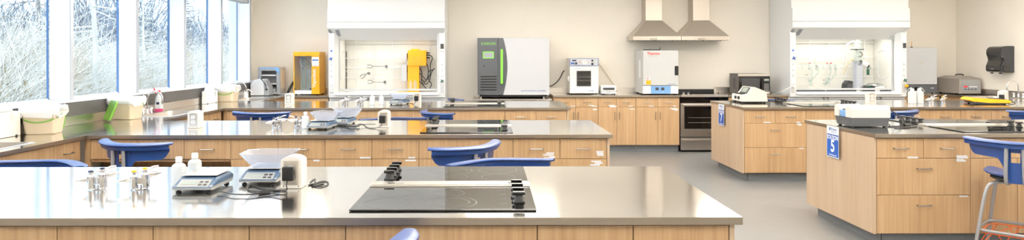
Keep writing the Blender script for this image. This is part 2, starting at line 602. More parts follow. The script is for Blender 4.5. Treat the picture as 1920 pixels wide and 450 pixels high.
SINKS_L = [(-3.70, -3.34, 4.30, 5.08), (-3.70, -3.34, 7.22, 7.98), (-3.70, -3.34, 9.86, 10.52)]
SINK_R = (7.42, 7.78, 9.95, 10.65)
B = .985
worktop('long steel worktop under the windows with three sinks let in', -3.842, -3.23, .4, YB - .004, SINKS_L, [(-3.842, -3.818, .4, YB - .004, .086)])
ROWS = [(2.705, 3.955), (5.555, 6.80), (8.455, 9.71)]
for (y0, y1), lb in zip(ROWS, ('steel worktop of the nearest bench, its edge across the bottom of the photo', 'steel worktop of the middle bench on the window side', 'steel worktop of the bench farthest back on the window side')):
    worktop(lb, -3.226, B, y0, y1, group='steel bench worktops')
for (y0, y1), lb in zip(ROWS[1:], ('steel worktop of the bench with the STATION 5 sign', 'steel worktop of the bench with the station 7 sign')):
    worktop(lb, 3.09, 7.326, y0, y1, group='steel bench worktops')
worktop('steel worktop along the right wall with a sink by the towel dispenser', 7.33, XR - .003, 4.0, YB - .004, [SINK_R], [(XR - .022, XR - .003, 4.0, YB - .004, .09)])
worktop('short steel worktop below the yellow distillation cabinet', -3.226, -2.575, 11.05, YB - .004, (), [(-3.226, -2.575, YB - .022, YB - .004, .09)])
worktop('steel worktop with the two white ovens on it', 1.01, 3.035, 11.05, YB - .004, (), [(1.01, 3.035, YB - .022, YB - .004, .09)])
worktop('steel worktop carrying the microwave beside the range', 3.812, 4.755, 11.05, YB - .004, (), [(3.812, 4.755, YB - .022, YB - .004, .10)])
worktop('steel worktop below the grey centrifuge and incubator', 6.635, 7.326, 11.25, YB - .004, (), [(6.635, 7.326, YB - .022, YB - .004, .09)])

# ------------------------------------------------------------------ cabinets
hb = MB().tube([(-.053, 0, 0), (-.053, -.026, 0), (-.046, -.031, 0), (.046, -.031, 0), (.053, -.026, 0), (.053, 0, 0)], .0048, n=8)
_h = hb.build('handle', 'nickel')
HANDLE = _h.data
bpy.data.objects.remove(_h)
STRIP = {}


def strip_mesh(w):
    w = round(w, 3)
    if w not in STRIP:
        o = MB().box(-w / 2, w / 2, -.0012, 0, -.0065, .0065).build('label_strip', 'label_strip', flat=True)
        STRIP[w] = o.data
        bpy.data.objects.remove(o)
    return STRIP[w]


def unit(label, x0, x1, yf, depth, fronts, strips=(), loc=None, rz=0.0, group=None, wood='oak', zlo=.10, ztop=.877, toe=(0, 0), back=None, name='base_cabinet', open_below=False):
    """cabinet with its own box, drawers, doors and toe board; front faces -Y when rz = 0"""
    w = x1 - x0
    t = thing(name, label, 'cabinet', loc or ((x0 + x1) / 2, yf, 0), rz, group)
    a, b = -w / 2 + .0008, w / 2 - .0008
    c = MB()
    c.box(a, a + .018, .0195, depth, zlo, ztop); c.box(b - .018, b, .0195, depth, zlo, ztop)
    c.box(a + .018, b - .018, .0195, depth, zlo, zlo + .018)
    c.box(a + .018, b - .018, depth - .012, depth, zlo + .018, ztop)
    c.box(a + .018, b - .018, .0195, .05, ztop - .02, ztop)
    c.build('carcass', wood, t, flat=True)
    if not open_below:
        MB().box(a + toe[0], b - toe[1], .065, .08, .001, zlo).build('toe_kick', 'toe_vinyl', t)
    for k, u0, u1, z0, z1, h in fronts:
        g = .0017
        p = MB().box(u0 * w - w / 2 + g, u1 * w - w / 2 - g, 0, .018, z0 + g, z1 - g, .0012, 1).build(k, wood, t)
        cx = (u0 + u1) / 2 * w - w / 2
        if h == 'h':
            link('handle', HANDLE, p, (cx, 0, (z0 + z1) / 2 if z1 - z0 < .2 else z1 - .082))
        elif h in ('l', 'r'):
            hx = (u0 * w - w / 2 + .035) if h == 'l' else (u1 * w - w / 2 - .035)
            link('handle', HANDLE, p, (hx, 0, z1 - .14), (0, PI / 2, 0))
    for sx, sz, sw in strips:
        link('label_strip', strip_mesh(sw), t, (sx - w / 2, -.0004, sz))
    return t


TOP = (.712, .873)
LO, HI = .105, .712


def two_drawers(low='wide'):
    f = [('drawer', 0, .5, *TOP, 'h'), ('drawer', .5, 1, *TOP, 'h')]
    if low == 'wide':
        f += [('drawer', 0, 1, .415, .712, 'h'), ('drawer', 0, 1, .105, .415, 'h')]
    else:
        f += [('drawer', 0, .5, .415, .712, 'h'), ('drawer', .5, 1, .415, .712, 'h'), ('drawer', 0, .5, .105, .415, 'h'), ('drawer', .5, 1, .105, .415, 'h')]
    return f


def hob_front():
    return [('panel', 0, 1, *TOP, None), ('door', 0, .5, LO, HI, 'r'), ('door', .5, 1, LO, HI, 'l')]


E = [.943, .565, .187, -.569, -.947, -1.328, -1.706, -2.085, -2.463, -2.841, -3.215]
GB = 'oak cabinets under the benches'
WH = ('nearest bench', 'middle window-side bench', 'farthest window-side bench')
for bi, (y0, y1) in enumerate(ROWS):
    yf = y0 + .028
    dp = .92
    st = {1: [(.30, .757, .065), (.285, .742, .085), (.315, .727, .05), (.29, .716, .085), (.70, .768, .06), (.70, .754, .055), (.705, .741, .05),
              (.67, .690, .08), (.69, .676, .065), (.66, .662, .08)],
          0: [], 2: [(.33, .722, .085), (.68, .722, .085), (.69, .735, .08)]}[bi]
    unit('oak drawer cabinet at the aisle end of the ' + WH[bi], E[2], E[0], yf, dp, two_drawers(), st, group=GB, toe=(0, .075))
    unit('oak cabinet with a plain top panel under the hob of the ' + WH[bi], E[3], E[2], yf, dp, hob_front(), group=GB)
    s3 = [(.325, .722, .085), (.70, .722, .055), (.69, .700, .085)] if bi == 1 else []
    unit('oak drawer cabinet under the outlet pedestal of the ' + WH[bi], E[5], E[3], yf, dp, two_drawers('split'), s3, group=GB)
    s4 = [(.69, .700, .05)] if bi == 1 else []
    unit('oak drawer cabinet under the gas taps of the ' + WH[bi], E[7], E[5], yf, dp, two_drawers('split'), s4, group=GB)
    unit('row of three shallow oak drawers over the knee space of the ' + WH[bi], E[10], E[7], yf, dp,
         [('drawer', k / 3, (k + 1) / 3, *TOP, 'h') for k in range(3)], group=GB, zlo=.69, name='drawer_unit', open_below=True)
    MB_ = MB().box(E[10], E[7] - .003, yf + .52, yf + .54, .001, .688)
    tag(MB_.build('knee_space_panel', 'oak', flat=True), 'oak board closing the knee space of the ' + WH[bi], 'panel', 'oak boards behind the knee spaces')
    if bi:
        tag(MB().box(-3.262, E[10] - .002, yf + .002, yf + .018, .001, .877).build('corner_filler', 'oak', flat=True), 'oak filler board in the corner at the window end of the ' + WH[bi], 'panel', 'oak boards in the corners')
    t = thing('end_panel', 'oak board at the aisle end of the ' + WH[bi], 'panel', (E[0] + .002, yf, 0), 0, 'oak boards closing the bench ends')
    MB().box(0, .02, 0, y1 - yf - .03, .10, .877, .001, 1).build('board', 'oak_sheen', t)
    MB().box(-.072, -.057, .065, y1 - yf - .10, .001, .099).build('toe_kick', 'toe_vinyl', t)
ER = [3.115 + .378 * k for k in range(11)] + [7.30]
for bi, who in ((1, 'STATION 5 bench'), (2, 'station 7 bench')):
    y0, y1 = ROWS[bi]
    yf = y0 + .028
    dp = .92
    st = [(.29, .718, .085), (.685, .728, .085), (.69, .716, .09), (.67, .700, .06), (.68, .690, .075), (.70, .405, .07)] if bi == 1 else \
         [(.28, .722, .09), (.66, .722, .05), (.67, .700, .06), (.68, .690, .04), (.70, .405, .06)]
    unit('oak drawer cabinet at the sign end of the ' + who, ER[0], ER[2], yf, dp, two_drawers(), st, group=GB, toe=(.075, 0))
    unit('oak cabinet with a plain top panel under the hob of the ' + who, ER[2], ER[4], yf, dp, hob_front(), group=GB)
    unit('oak drawer cabinet just right of the hob of the ' + who, ER[4], ER[6], yf, dp, two_drawers('split'), group=GB)
    unit('oak drawer cabinet second to the right of the hob of the ' + who, ER[6], ER[8], yf, dp, two_drawers('split'), group=GB)
    unit('row of shallow oak drawers over the knee space of the ' + who, ER[8], ER[11], yf, dp,
         [('drawer', k / 3, (k + 1) / 3, *TOP, 'h') for k in range(3)], group=GB, zlo=.69, name='drawer_unit', open_below=True)
    tag(MB().box(ER[8] + .003, ER[11], yf + .52, yf + .54, .001, .688).build('knee_space_panel', 'oak', flat=True), 'oak board closing the knee space of the ' + who, 'panel', 'oak boards behind the knee spaces')
    t = thing('end_panel', 'oak board, pale sheen put into its colour, carrying the %s sign' % ('STATION 5' if bi == 1 else 'station 7'), 'panel', (ER[0] - .002, yf, 0), 0, 'oak boards closing the bench ends')
    MB().box(-.02, 0, 0, y1 - yf - .03, .10, .877, .001, 1).build('board', 'oak_sheen', t)
    MB().box(.057, .072, .065, y1 - yf - .10, .001, .099).build('toe_kick', 'toe_vinyl', t)
# under the windows, facing the room
GW = 'oak cabinets under the window worktop'
DPW = .55
for (a, b, c), who in (((3.975, 5.19, 5.525), 'between the nearest and the middle bench'), ((6.83, 8.06, 8.43), 'between the middle and the farthest bench'), ((9.735, 10.58, 11.02), 'between the farthest bench and the back wall')):
    unit('oak sink cabinet under the window worktop ' + who, a, b, 0, DPW, [('panel', 0, 1, *TOP, None), ('door', 0, .5, LO, HI, 'r'), ('door', .5, 1, LO, HI, 'l')], loc=(-3.262, (a + b) / 2, 0), rz=PI / 2, group=GW)
    unit('narrow oak drawer cabinet under the window worktop ' + who, b, c, 0, DPW, [('drawer', 0, 1, *TOP, 'h'), ('drawer', 0, 1, .415, .712, 'h'), ('drawer', 0, 1, LO, .415, 'h')], loc=(-3.262, (b + c) / 2, 0), rz=PI / 2, group=GW)
# along the right wall, facing the room
for a, b, who in ((9.78, 10.76, 'under the sink'),):
    unit('oak cabinet %s on the right wall' % who, a, b, 0, DPW, [('panel', 0, 1, *TOP, None), ('door', 0, .5, LO, HI, 'r'), ('door', .5, 1, LO, HI, 'l')], loc=(7.36, (a + b) / 2, 0), rz=-PI / 2)
unit('oak cabinet in the back right corner beyond the sink', 10.77, 11.2, 0, DPW, [('drawer', 0, 1, *TOP, 'h'), ('door', 0, 1, LO, HI, 'l')], loc=(7.36, 10.985, 0), rz=-PI / 2)
# back wall
GK = 'oak cabinets along the back wall'
DD = [('drawer', 0, .5, .722, .873, 'h'), ('drawer', .5, 1, .722, .873, 'h'), ('door', 0, .5, .112, .722, 'r'), ('door', .5, 1, .112, .722, 'l')]
unit('oak cabinet below the small white vacuum oven', 1.02, 1.731, 11.08, .66, DD, [(.31, .735, .07), (.60, .748, .075), (.65, .735, .09), (.66, .690, .065), (.655, .677, .055)], group=GK, zlo=.11)
unit('oak cabinet below the small white balance', 1.733, 2.334, 11.08, .66, DD, [(.22, .748, .1), (.24, .735, .12), (.24, .722, .1), (.52, .735, .07), (.54, .690, .08)], group=GK, zlo=.11)
unit('oak cabinet below the large white oven, left of the range', 2.336, 3.033, 11.08, .66, DD, [(.25, .735, .085), (.62, .735, .05), (.60, .696, .11), (.625, .683, .09), (.645, .670, .05)], group=GK, zlo=.11)
unit('oak cabinet below the microwave, right of the range', 3.815, 4.752, 11.08, .66, DD, group=GK, zlo=.11)
unit('oak cabinet below the yellow distillation cabinet', -3.222, -2.578, 11.08, .66, DD, group=GK, zlo=.11)
unit('oak cabinet below the grey incubator', 6.64, 7.322, 11.28, .46, DD, group=GK, zlo=.11)


# ------------------------------------------------------------------ sinks and faucets
def sink(label, x0, x1, y0, y1, rz=0):
    t = thing('sink', label, 'sink', ((x0 + x1) / 2, (y0 + y1) / 2, ZT), 0, 'steel sinks in the worktops')
    w, d = (x1 - x0) / 2 - .003, (y1 - y0) / 2 - .003
    r = [[(x, y, .0012) for x, y in rrect(-w - .02, w + .02, -d - .02, d + .02, .03)],
         [(x, y, .004) for x, y in rrect(-w - .016, w + .016, -d - .016, d + .016, .028)],
         [(x, y, .004) for x, y in rrect(-w + .004, w - .004, -d + .004, d - .004, .05)],
         [(x, y, -.02) for x, y in rrect(-w + .008, w - .008, -d + .008, d - .008, .05)],
         [(x, y, -.17) for x, y in rrect(-w + .016, w - .016, -d + .016, d - .016, .05)],
         [(x, y, -.185) for x, y in rrect(-w + .04, w - .04, -d + .04, d - .04, .05)]]
    MB().loft(r, False, True).build('basin', 'steel', t, norm=False)
    MB().lathe([(.045, -.184), (.045, -.181), (.03, -.181), (.028, -.184)], n=24).build('drain', 'chrome', t)
    return t


for s_, lb in zip(SINKS_L, ('steel sink at the left edge beside the large white dispenser', 'steel sink below the pink spray bottle', 'steel sink in the back left corner beside the grey instrument')):
    sink(lb, *s_)
sink('steel sink by the right wall below the gooseneck tap', *SINK_R)


def faucet(label, loc, rz, h=.25, reach=.17, group='gooseneck taps at the sinks', wrist=True):
    t = thing('faucet', label, 'tap', loc, rz, group)
    MB().lathe([(.026, .0012), (.026, .006), (.018, .012), (.015, .05), (.011, .055)], n=20).build('base', 'chrome', t)
    pts = [(0, 0, .05), (0, 0, h * .62)]
    for k in range(9):
        a = PI - PI * k / 8
        pts.append((reach / 2 + reach / 2 * math.cos(a), 0, h * .66 + reach * .5 * math.sin(a) * 1.0))
    pts.append((reach, 0, h * .66 - .03))
    MB().tube(pts, .0085, n=12, smooth=1).build('spout', 'chrome', t)
    MB().cyl((reach, 0, h * .66 - .055), (reach, 0, h * .66 - .028), .011, n=14).build('nozzle', 'chrome', t)
    for sy in (-1, 1):
        k = MB().lathe([(.018, .0012), (.018, .01), (.012, .03), (.02, .04), (.023, .055), (.015, .068), (0, .07)], (0.0, sy * .09, 0), n=18)
        k.build('valve_handle', 'chrome', t)
    return t


f1 = faucet('chrome gooseneck tap beside the pink spray bottle', (-3.755, 7.60, ZT), 0)
dup(f1, (-3.755, 10.2, ZT), 0, 'chrome gooseneck tap in the back left corner, behind the third bin')
dup(f1, (7.855, 10.30, ZT), PI, 'chrome gooseneck tap by the right wall below the towel dispenser')


# ------------------------------------------------------------------ stools
def stool_proto(label, group):
    t = thing('stool', label, 'stool', (0, 0, 0), 0, group)

    def curve(s):
        x, y = .335 * s, -.235 + .17 * abs(s) ** 1.6
        e = 1e-3
        q = s + e
        dx, dy = .335 * e, (.17 * abs(q) ** 1.6) - .17 * abs(s) ** 1.6
        l = math.hypot(dx, dy)
        return x, y, dy / l, -dx / l          # point and outward normal

    S = [-1 + 2 * k / 32 for k in range(33)]
    led = [(-.030, .901), (-.024, .907), (.02, .908), (.048, .904), (.058, .898), (.059, .892), (.050, .889), (-.022, .893)]
    loops = []
    for s in S:
        x, y, nx, ny = curve(s)
        k = 1 - .45 * abs(s) ** 10
        up = .010 * max(0, abs(s) - .6) ** 1.0
        loops.append([(x + nx * o * k, y + ny * o * k, z + up) for o, z in led])
    m = MB().loft(loops)
    sk = [(-.012, .889), (.042, .885), (.036, .858), (-.012, .858)]
    loops = []
    for s in S[1:-1]:
        x, y, nx, ny = curve(s)
        loops.append([(x + nx * o, y + ny * o, z + .010 * max(0, abs(s) - .6)) for o, z in sk])
    m.loft(loops)
    # shell below the ledge, narrowing to a stem with a window in it
    bm = bmesh.new()
    SS = sorted(set([-.94 + 1.88 * k / 30 for k in range(31)] + [-.34, .34, -.30, .30, -.26, .26, -.23, .23, -.20, .20, -.09, .09]))

    def vert(s, z):
        x, y, nx, ny = curve(s)
        return bm.verts.new((x - nx * .006, y - ny * .006 + .0, z))

    def zb(s):
        a = abs(s)
        if a > .80:
            return .782 + ((a - .80) / .14) ** 2 * .06
        if a < .34:
            return .66 + .116 * max(0.0, (a - .20) / .14) ** .5
        return .776 + .012 * (a - .3)
    for a, b in zip(SS, SS[1:]):
        mid = abs((a + b) / 2)
        if mid < .20:
            fl = .60 if mid > .0 else .60
            rows = [(.862, .825), (.825, .752), (.752, .60)]
            if mid < .09:
                rows = [rows[0], rows[2]]
            for z1, z0 in rows:
                bm.faces.new((vert(a, z1), vert(b, z1), vert(b, z0), vert(a, z0)))
        else:
            bm.faces.new((vert(a, .862), vert(b, .862), vert(b, zb(b)), vert(a, zb(a))))
    bmesh.ops.remove_doubles(bm, verts=bm.verts[:], dist=1e-5)
    bmesh.ops.recalc_face_normals(bm, faces=bm.faces[:])
    bmesh.ops.solidify(bm, geom=bm.faces[:], thickness=.011)
    tmp = bpy.data.meshes.new('tmp'); bm.to_mesh(tmp); bm.free()
    m.bm.from_mesh(tmp); bpy.data.meshes.remove(tmp)
    m.build('backrest', 'stool_blue', t)
    # seat
    def sup(w, f, r, z, n=40, e=3.2):
        L = []
        for k in range(n):
            a = 2 * PI * k / n
            ca, sa = math.cos(a), math.sin(a)
            q = (abs(ca) ** e + abs(sa) ** e) ** (-1 / e)
            yy = sa * q * (f if sa > 0 else r)
            zz = z - .028 * max(0, (yy - .12) / .12) ** 2 + .016 * abs(ca * q) ** 3
            L.append((ca * q * w, yy, zz))
        return L
    lo = [sup(.02, .02, .02, .640), sup(.14, .15, .13, .641), sup(.205, .215, .188, .652), sup(.222, .234, .202, .656), sup(.225, .237, .204, .650), sup(.215, .226, .196, .638), sup(.18, .19, .165, .626), sup(.02, .02, .02, .622)]
    MB().loft(lo).build('seat', 'stool_blue', t)
    lo = [sup(.18, .19, .17, .620), sup(.185, .19, .17, .604), sup(.15, .15, .14, .590), sup(.02, .02, .02, .588)]
    MB().loft(lo).build('seat_pan', 'rubber', t)
    for sx in (-1, 1):
        MB().tube([(sx * .050, -.247, .884), (sx * .052, -.247, .78), (sx * .054, -.245, .70), (sx * .055, -.238, .625), (sx * .056, -.20, .588), (sx * .056, -.06, .582), (sx * .056, .05, .582)], .0135, n=12, smooth=2).build('back_post', 'stool_grey', t)
    for sx in (-1, 1):
        for sy in (-1, 1):
            g = MB().tube([(sx * .05, sy * .07, .584), (sx * .145, sy * .135, .584), (sx * .182, sy * .168, .555), (sx * .205, sy * .19, .42), (sx * .255, sy * .235, .014)], .0125, n=12, smooth=2).build('leg', 'stool_grey', t)
            MB().lathe([(.012, .001), (.017, .004), (.016, .02), (.013, .03)], (sx * .2555, sy * .2355, 0), n=14).build('foot_glide', 'rubber', g)
    r = [(x, y, .225) for x, y in rrect(-.243, .243, -.226, .226, .09, 6)]
    MB().tube(r, .0115, n=10, closed=True).build('foot_ring', 'stool_grey', t)
    o = MB().tube([(x, y, .205) for x, y in rrect(-.225, .225, -.208, .208, .08, 6)], .0042, n=6, closed=True)
    z = []
    for k in range(7):
        z.append((-.21 + .07 * k, (-.205 if k % 2 else .205), .204))
    o.tube(z, .0036, n=6)
    for y in (-.205, .205):
        for k in range(6):
            x = -.18 + .072 * k
            o.tube([(x, y, .205), (x + .036 * (1 if k % 2 else -1), y * .92, .135)], .0034, n=6)
    o.tube([(x, y, .135) for x, y in rrect(-.2, .2, -.19, .19, .07, 5)], .0040, n=6, closed=True)
    o.build('book_basket', 'orange', t)
    return t


SG = 'blue shell stools at the benches'
st0 = stool_proto('blue stool at the left knee space of the middle bench, its back to the photo', SG)
st0.location = (-2.62, 5.28, 0); st0.rotation_euler = (0, 0, -.36)
for (x, y, rz, lb) in (
        (-.24, 5.05, .80, 'blue stool before the hob of the middle bench, wing raised at the right'),
        (-2.60, 8.02, -.10, 'blue stool at the knee space of the farthest window-side bench, behind the gas taps'),
        (-.51, 7.95, -1.0, 'blue stool before the hob of the farthest window-side bench, behind black knobs'),
        (-2.70, 4.02, PI - .30, 'blue stool behind the left end of the nearest bench, only its top rim showing'),
        (.10, 4.06, PI + .36, 'blue stool behind the nearest bench, right of the glossy black hob'),
        (-.58, 2.345, .78, 'blue stool in front of the nearest bench, one wing tip showing at the bottom edge'),
        (4.00, 5.22, -.80, 'blue stool with orange wire basket at the bench with the STATION 5 sign'),
        (4.62, 8.10, .12, 'blue stool behind the white and grey spectrometer'),
        (6.25, 8.05, .10, 'blue stool cut off by the right edge, below the yellow scale'),
        (-.95, 6.93, PI + .3, 'blue stool behind the middle bench, a thin rim right of the outlet pedestal'),
        (-.66, 10.10, PI / 2 + .1, 'blue stool behind the farthest window-side bench, below the left fume hood'),
        (4.05, 9.84, PI, 'blue stool behind the bench with the station 7 sign')):
    dup(st0, (x, y, 0), rz, lb)


# ------------------------------------------------------------------ hobs and downdraft vents
def hob_proto(label, group):
    t = thing('hob', label, 'hob', (0, 0, 0), 0, group)
    MB().box(-.381, .381, -.24, .24, .0022, .0075, .002).build('glass_plate', 'glass_ceramic', t)
    MB().box(-.372, .372, -.232, .232, .0004, .0022).build('metal_rim', 'charcoal', t)
    for c, r in (((-.235, .10), .085), ((-.235, -.115), .105), ((.0, .10), .075), ((.02, -.10), .115), ((.02, -.10), .085)):
        MB().ring(c, r - .0011, r + .0011, .0077).build('burner_ring', 'burner_mark', t, flat=True)
    b = MB()
    for k in range(4):
        for j in range(3):
            b.ring((.235 + .012 * j, -.12 + .095 * k), .0022, .0034, .0077, n=8)
    b.build('touch_marks', 'burner_mark', t, flat=True)
    for k in range(4):
        y = -.105 + .095 * k
        n = MB().lathe([(.026, .0077), (.026, .013), (.021, .018), (.0165, .036), (.014, .040), (0, .0405)], (.315, y, 0), n=20)
        kb = n.build('knob', 'black', t)
        MB().box(.315 - .026, .315 + .026, y - .013, y + .013, .0407, .055, .003).build('knob_grip', 'black_gloss', kb)
    return t


def vent_proto(label, group):
    t = thing('downdraft_vent', label, 'vent', (0, 0, 0), 0, group)
    MB().box(-.385, .385, -.058, .058, .0005, .013, .003).build('housing', 'steel', t)
    MB().box(-.375, .375, -.048, .048, .0133, .0165, .0012).build('cover', 'steel', t)
    MB().box(-.30, -.22, -.028, -.012, .0167, .0182, .0006).build('badge', 'chrome', t)
    MB().box(.28, .33, -.02, .02, .0167, .0185, .0006).build('switch_plate', 'charcoal', t)
    return t


HG, VG = 'black glass hobs on the benches', 'steel downdraft vents between the hobs'
hob0 = vent0 = None
for (xc, y0, who) in ((-.191, ROWS[0][0], 'nearest bench'), (-.191, ROWS[1][0], 'middle window-side bench'), (-.191, ROWS[2][0], 'farthest window-side bench'),
                      (4.255, ROWS[1][0], 'STATION 5 bench'), (4.255, ROWS[2][0], 'station 7 bench')):
    for part, dy, rz in (('front', .345, 0.0), ('rear', .968, PI)):
        lb = 'black glass hob, %s one of the pair on the %s' % (part, who)
        if hob0 is None:
            hob0 = hob_proto(lb, HG); hob0.location = (xc, y0 + dy, ZT)
        else:
            dup(hob0, (xc, y0 + dy, ZT), rz, lb)
    lb = 'steel downdraft vent bar between the two hobs of the ' + who
    if vent0 is None:
        vent0 = vent_proto(lb, VG); vent0.location = (xc, y0 + .656, ZT)
    else:
        dup(vent0, (xc, y0 + .656, ZT), 0, lb)


# ------------------------------------------------------------------ outlet pedestals
def outlet(m_parent, x, y, z, plate='steel', s=1.0, plug=None, pw=.0355, ph=.0585):
    """duplex outlet on a face looking at -Y"""
    p = MB().box(x - pw, x + pw, y - .004, y, z - ph, z + ph, .0015).build('outlet_plate', plate, m_parent)
    for dz in (-.021, .021):
        MB().prism([(x + a, z + dz + b) for a, b in rrect(-.0165, .0165, -.0145, .0145, .010, 4)], y - .0065, y - .0038, 'y').build('socket', 'white', p)
        sl = MB()
        for dx in (-.006, .006):
            sl.box(x + dx - .0012, x + dx + .0012, y - .0071, y - .0064, z + dz - .001, z + dz + .008)
        sl.cyl((x, y - .0071, z + dz - .008), (x, y - .0064, z + dz - .008), .0025, n=8)
        sl.build('socket_slots', 'black', p, flat=True)
    return p


def pedestal_proto(label, group):
    t = thing('outlet_pedestal', label, 'outlet', (0, 0, 0), 0, group)
    top = [(.05 * math.cos(a), .128 + .024 * math.sin(a)) for a in [PI * k / 14 for k in range(15)]]
    MB().prism([(-.05, .001)] + [(.05, .001)] + top[0:], -.0, .10, 'y', .003, 2).build('body', 'offwhite', t)
    outlet(t, 0, 0, .076)
    for sx in (-1, 1):
        MB().cyl((sx * .036, -.0015, .012), (sx * .036, .001, .012), .003, n=10).build('screw', 'chrome', t)
    return t


PG = 'white outlet pedestals on the benches'
ped0 = pedestal_proto('white outlet pedestal with a black adapter plugged in, on the nearest bench', PG)
ped0.location = (-.945, 3.295, ZT)
for x, y, rz, lb in ((-2.60, 6.08, .0, 'white outlet pedestal near the window worktop on the middle bench'),
                     (-.935, 6.10, 0, 'white outlet pedestal with a black adapter plugged in, on the middle bench'),
                     (-2.605, 8.98, 0, 'white outlet pedestal on the farthest window-side bench, before the yellow cabinet'),
                     (-.955, 9.10, 0, 'white outlet pedestal with a plug, on the farthest bench below the left fume hood'),
                     (5.02, 9.10, -.12, 'white outlet pedestal before the right fume hood'),
                     (6.98, 9.45, -.9, 'white outlet pedestal with a black adapter on its side, behind the yellow scale')):
    dup(ped0, (x, y, ZT), rz, lb)


def adapter(label, x, y, z, cord, rz=0.0, side=None):
    t = thing('power_adapter', label, 'adapter', (x, y, z), rz, 'black adapters in the pedestals')
    MB().box(-.026, .026, -.034, -.0075, -.036, .03, .005).build('body', 'black', t)
    if cord:
        MB().tube([Vector(p) - Vector((x, y, z)) if rz == 0 else p for p in cord], .0028, n=6, smooth=2).build('cord', 'black', t)
    return t


def T(px, py, z=ZT):
    """point on a level surface of height z seen at a photo pixel, for lying cables"""
    d = (H - z) * F / (py + ROLL * (px - VX) - VY)
    return (PX(px, d), d, z)


c_ = .0035
adapter('black adapter in the outlet pedestal on the nearest bench', -.953, 3.295, .988,
        [(-.953, 3.265, .956), (-.955, 3.25, .93)] + [T(a, b, ZT + c_) for a, b in ((540, 357), (520, 357), (492, 355), (470, 346), (462, 354), (470, 359), (500, 359), (510, 361), (480, 365), (495, 362), (520, 357))])
t = thing('electric_lead', 'thin black cable running from the front scale on the nearest bench', 'cord', (0, 0, 0))
MB().tube([T(a, b, ZT + c_ + .007) for a, b in ((407, 359), (420, 360), (432, 364), (455, 365), (480, 364), (500, 361), (515, 363), (528, 366), (540, 362), (533, 356), (510, 359), (482, 362))], .0028, n=6, smooth=2).build('cable', 'black', t)
t = thing('electric_lead', 'black cable coiled right of the outlet pedestal on the nearest bench', 'cord', (0, 0, 0))
MB().tube([T(a, b, ZT + c_) for a, b in ((581, 345), (590, 350), (605, 350), (617, 345), (612, 339), (596, 341), (583, 348), (580, 341), (592, 334), (590, 344), (578, 347))], .0028, n=6, smooth=2).build('cable', 'black', t)
MB().tube([T(a, b, ZT + c_ + .003) for a, b in ((585, 346.5), (606, 341))], .0055, n=8).build('cable_tie', 'black', t)
adapter('black adapter in the outlet pedestal on the middle bench', -.943, 6.10, .988,
        [(-.943, 6.07, .955), (-.945, 6.05, .93)] + [T(a, b, ZT + c_) for a, b in ((703, 241), (694, 241), (686, 238), (682, 233), (673, 232), (668, 236), (655, 237), (645, 236))])
t = thing('electric_lead', 'tangle of black cables behind the scales on the middle bench', 'cord', (0, 0, 0))
for pts in (((640, 236), (650, 231), (660, 222), (655, 226), (645, 231)), ((636, 234), (648, 234), (662, 237), (676, 236), (668, 237.5), (650, 236)), ((640, 233), (652, 238), (668, 236.5), (676, 237), (660, 238), (645, 234))):
    MB().tube([T(a, b, ZT + c_ + .008) for a, b in pts], .0024, n=6, smooth=2).build('cable', 'black', t)
MB().tube([T(704, 233, ZT + c_ + .014), T(690, 233, ZT + c_ + .014), T(676, 234, ZT + c_ + .014), T(668, 238, ZT + c_ + .014)], .0028, n=6, smooth=2).build('cable', 'black', t)
adapter('black adapter in the outlet pedestal below the left fume hood', -.963, 9.10, .988,
        [(-.963, 9.07, .955), (-.975, 9.03, .925)] + [T(a, b, ZT + c_) for a, b in ((775, 195), (770, 193.6), (764, 192))])
t = adapter('black adapter in the pedestal behind the yellow scale', 6.98 + .10, 9.45 + .0, .975, None, -.9)
t.location = (6.98 - .012, 9.45 - .016, .975)
t = thing('electric_lead', 'black cables lying behind the white outlet pedestal beside the yellow scale', 'cord', (0, 0, 0))
MB().tube([T(1853, 184, ZT + .004), T(1848, 179, ZT + .02), (PX(1856, 9.7), 9.7, 1.0), (PX(1866, 9.68), 9.68, .99), T(1880, 187.5, ZT + .004)], .003, n=6, smooth=2).build('cable', 'black', t)
MB().tube([T(1892, 193, ZT + .004), T(1899, 190, ZT + .004), T(1905, 193, ZT + .004), T(1898, 196, ZT + .004), T(1890, 194.5, ZT + .004)], .003, n=6, smooth=2).build('cable', 'black', t)


# ------------------------------------------------------------------ gas turrets
def turret_proto(label, group, cap):
    t = thing('gas_tap', label, 'gas tap', (0, 0, 0), 0, group)
    MB().lathe([(.034, .0005), (.034, .004), (.028, .006)], n=24, sx=1.15).build('base_flange', 'chrome', t)
    b = MB().lathe([(.019, .005), (.019, .060), (.016, .066), (.011, .070), (.011, .082)], (-.02, -.012, 0), n=20)
    b.lathe([(.021, .005), (.021, .066), (.017, .073), (.011, .078), (.011, .092)], (.021, .012, 0), n=20)
    b.box(-.02, .021, -.012, .014, .020, .060, .006)
    b.build('body', 'chrome', t)
    for p, d in (((-.026, -.016, .050), Vector((-.86, -.46, -.10))), ((.030, .016, .062), Vector((.90, .38, .16)))):
        p = Vector(p); d.normalize()
        n = MB().cyl(p, p + d * .026, .0135, .0135, 14)
        n.cyl(p + d * .024, p + d * .036, .0155, .0125, 14); n.cyl(p + d * .034, p + d * .044, .0125, .0095, 14)
        n.cyl(p + d * .042, p + d * .052, .0095, .007, 12); n.cyl(p + d * .050, p + d * .064, .0066, .0030, 12)
        n.build('nozzle', 'chrome', t)
    for (x, y, z), d in (((-.02, -.012, .078), Vector((.80, .35, .16))), ((.021, .012, .088), Vector((.9, .30, .24)))):
        p = Vector((x, y, z)); d.normalize()
        MB().tube([p, p + d * .018 + Vector((0, 0, -.002)), p + d * .034 + Vector((0, 0, .004)), p + d * .062 + Vector((0, 0, .001))], [.0042, .0040, .0062, .0050], n=8, smooth=1).build('lever', 'chrome', t)
        MB().lathe([(.0115, 0), (.0115, .006), (.008, .008), (0, .008)], (x, y, z + .0045), n=16).build('cap', cap, t)
    return t


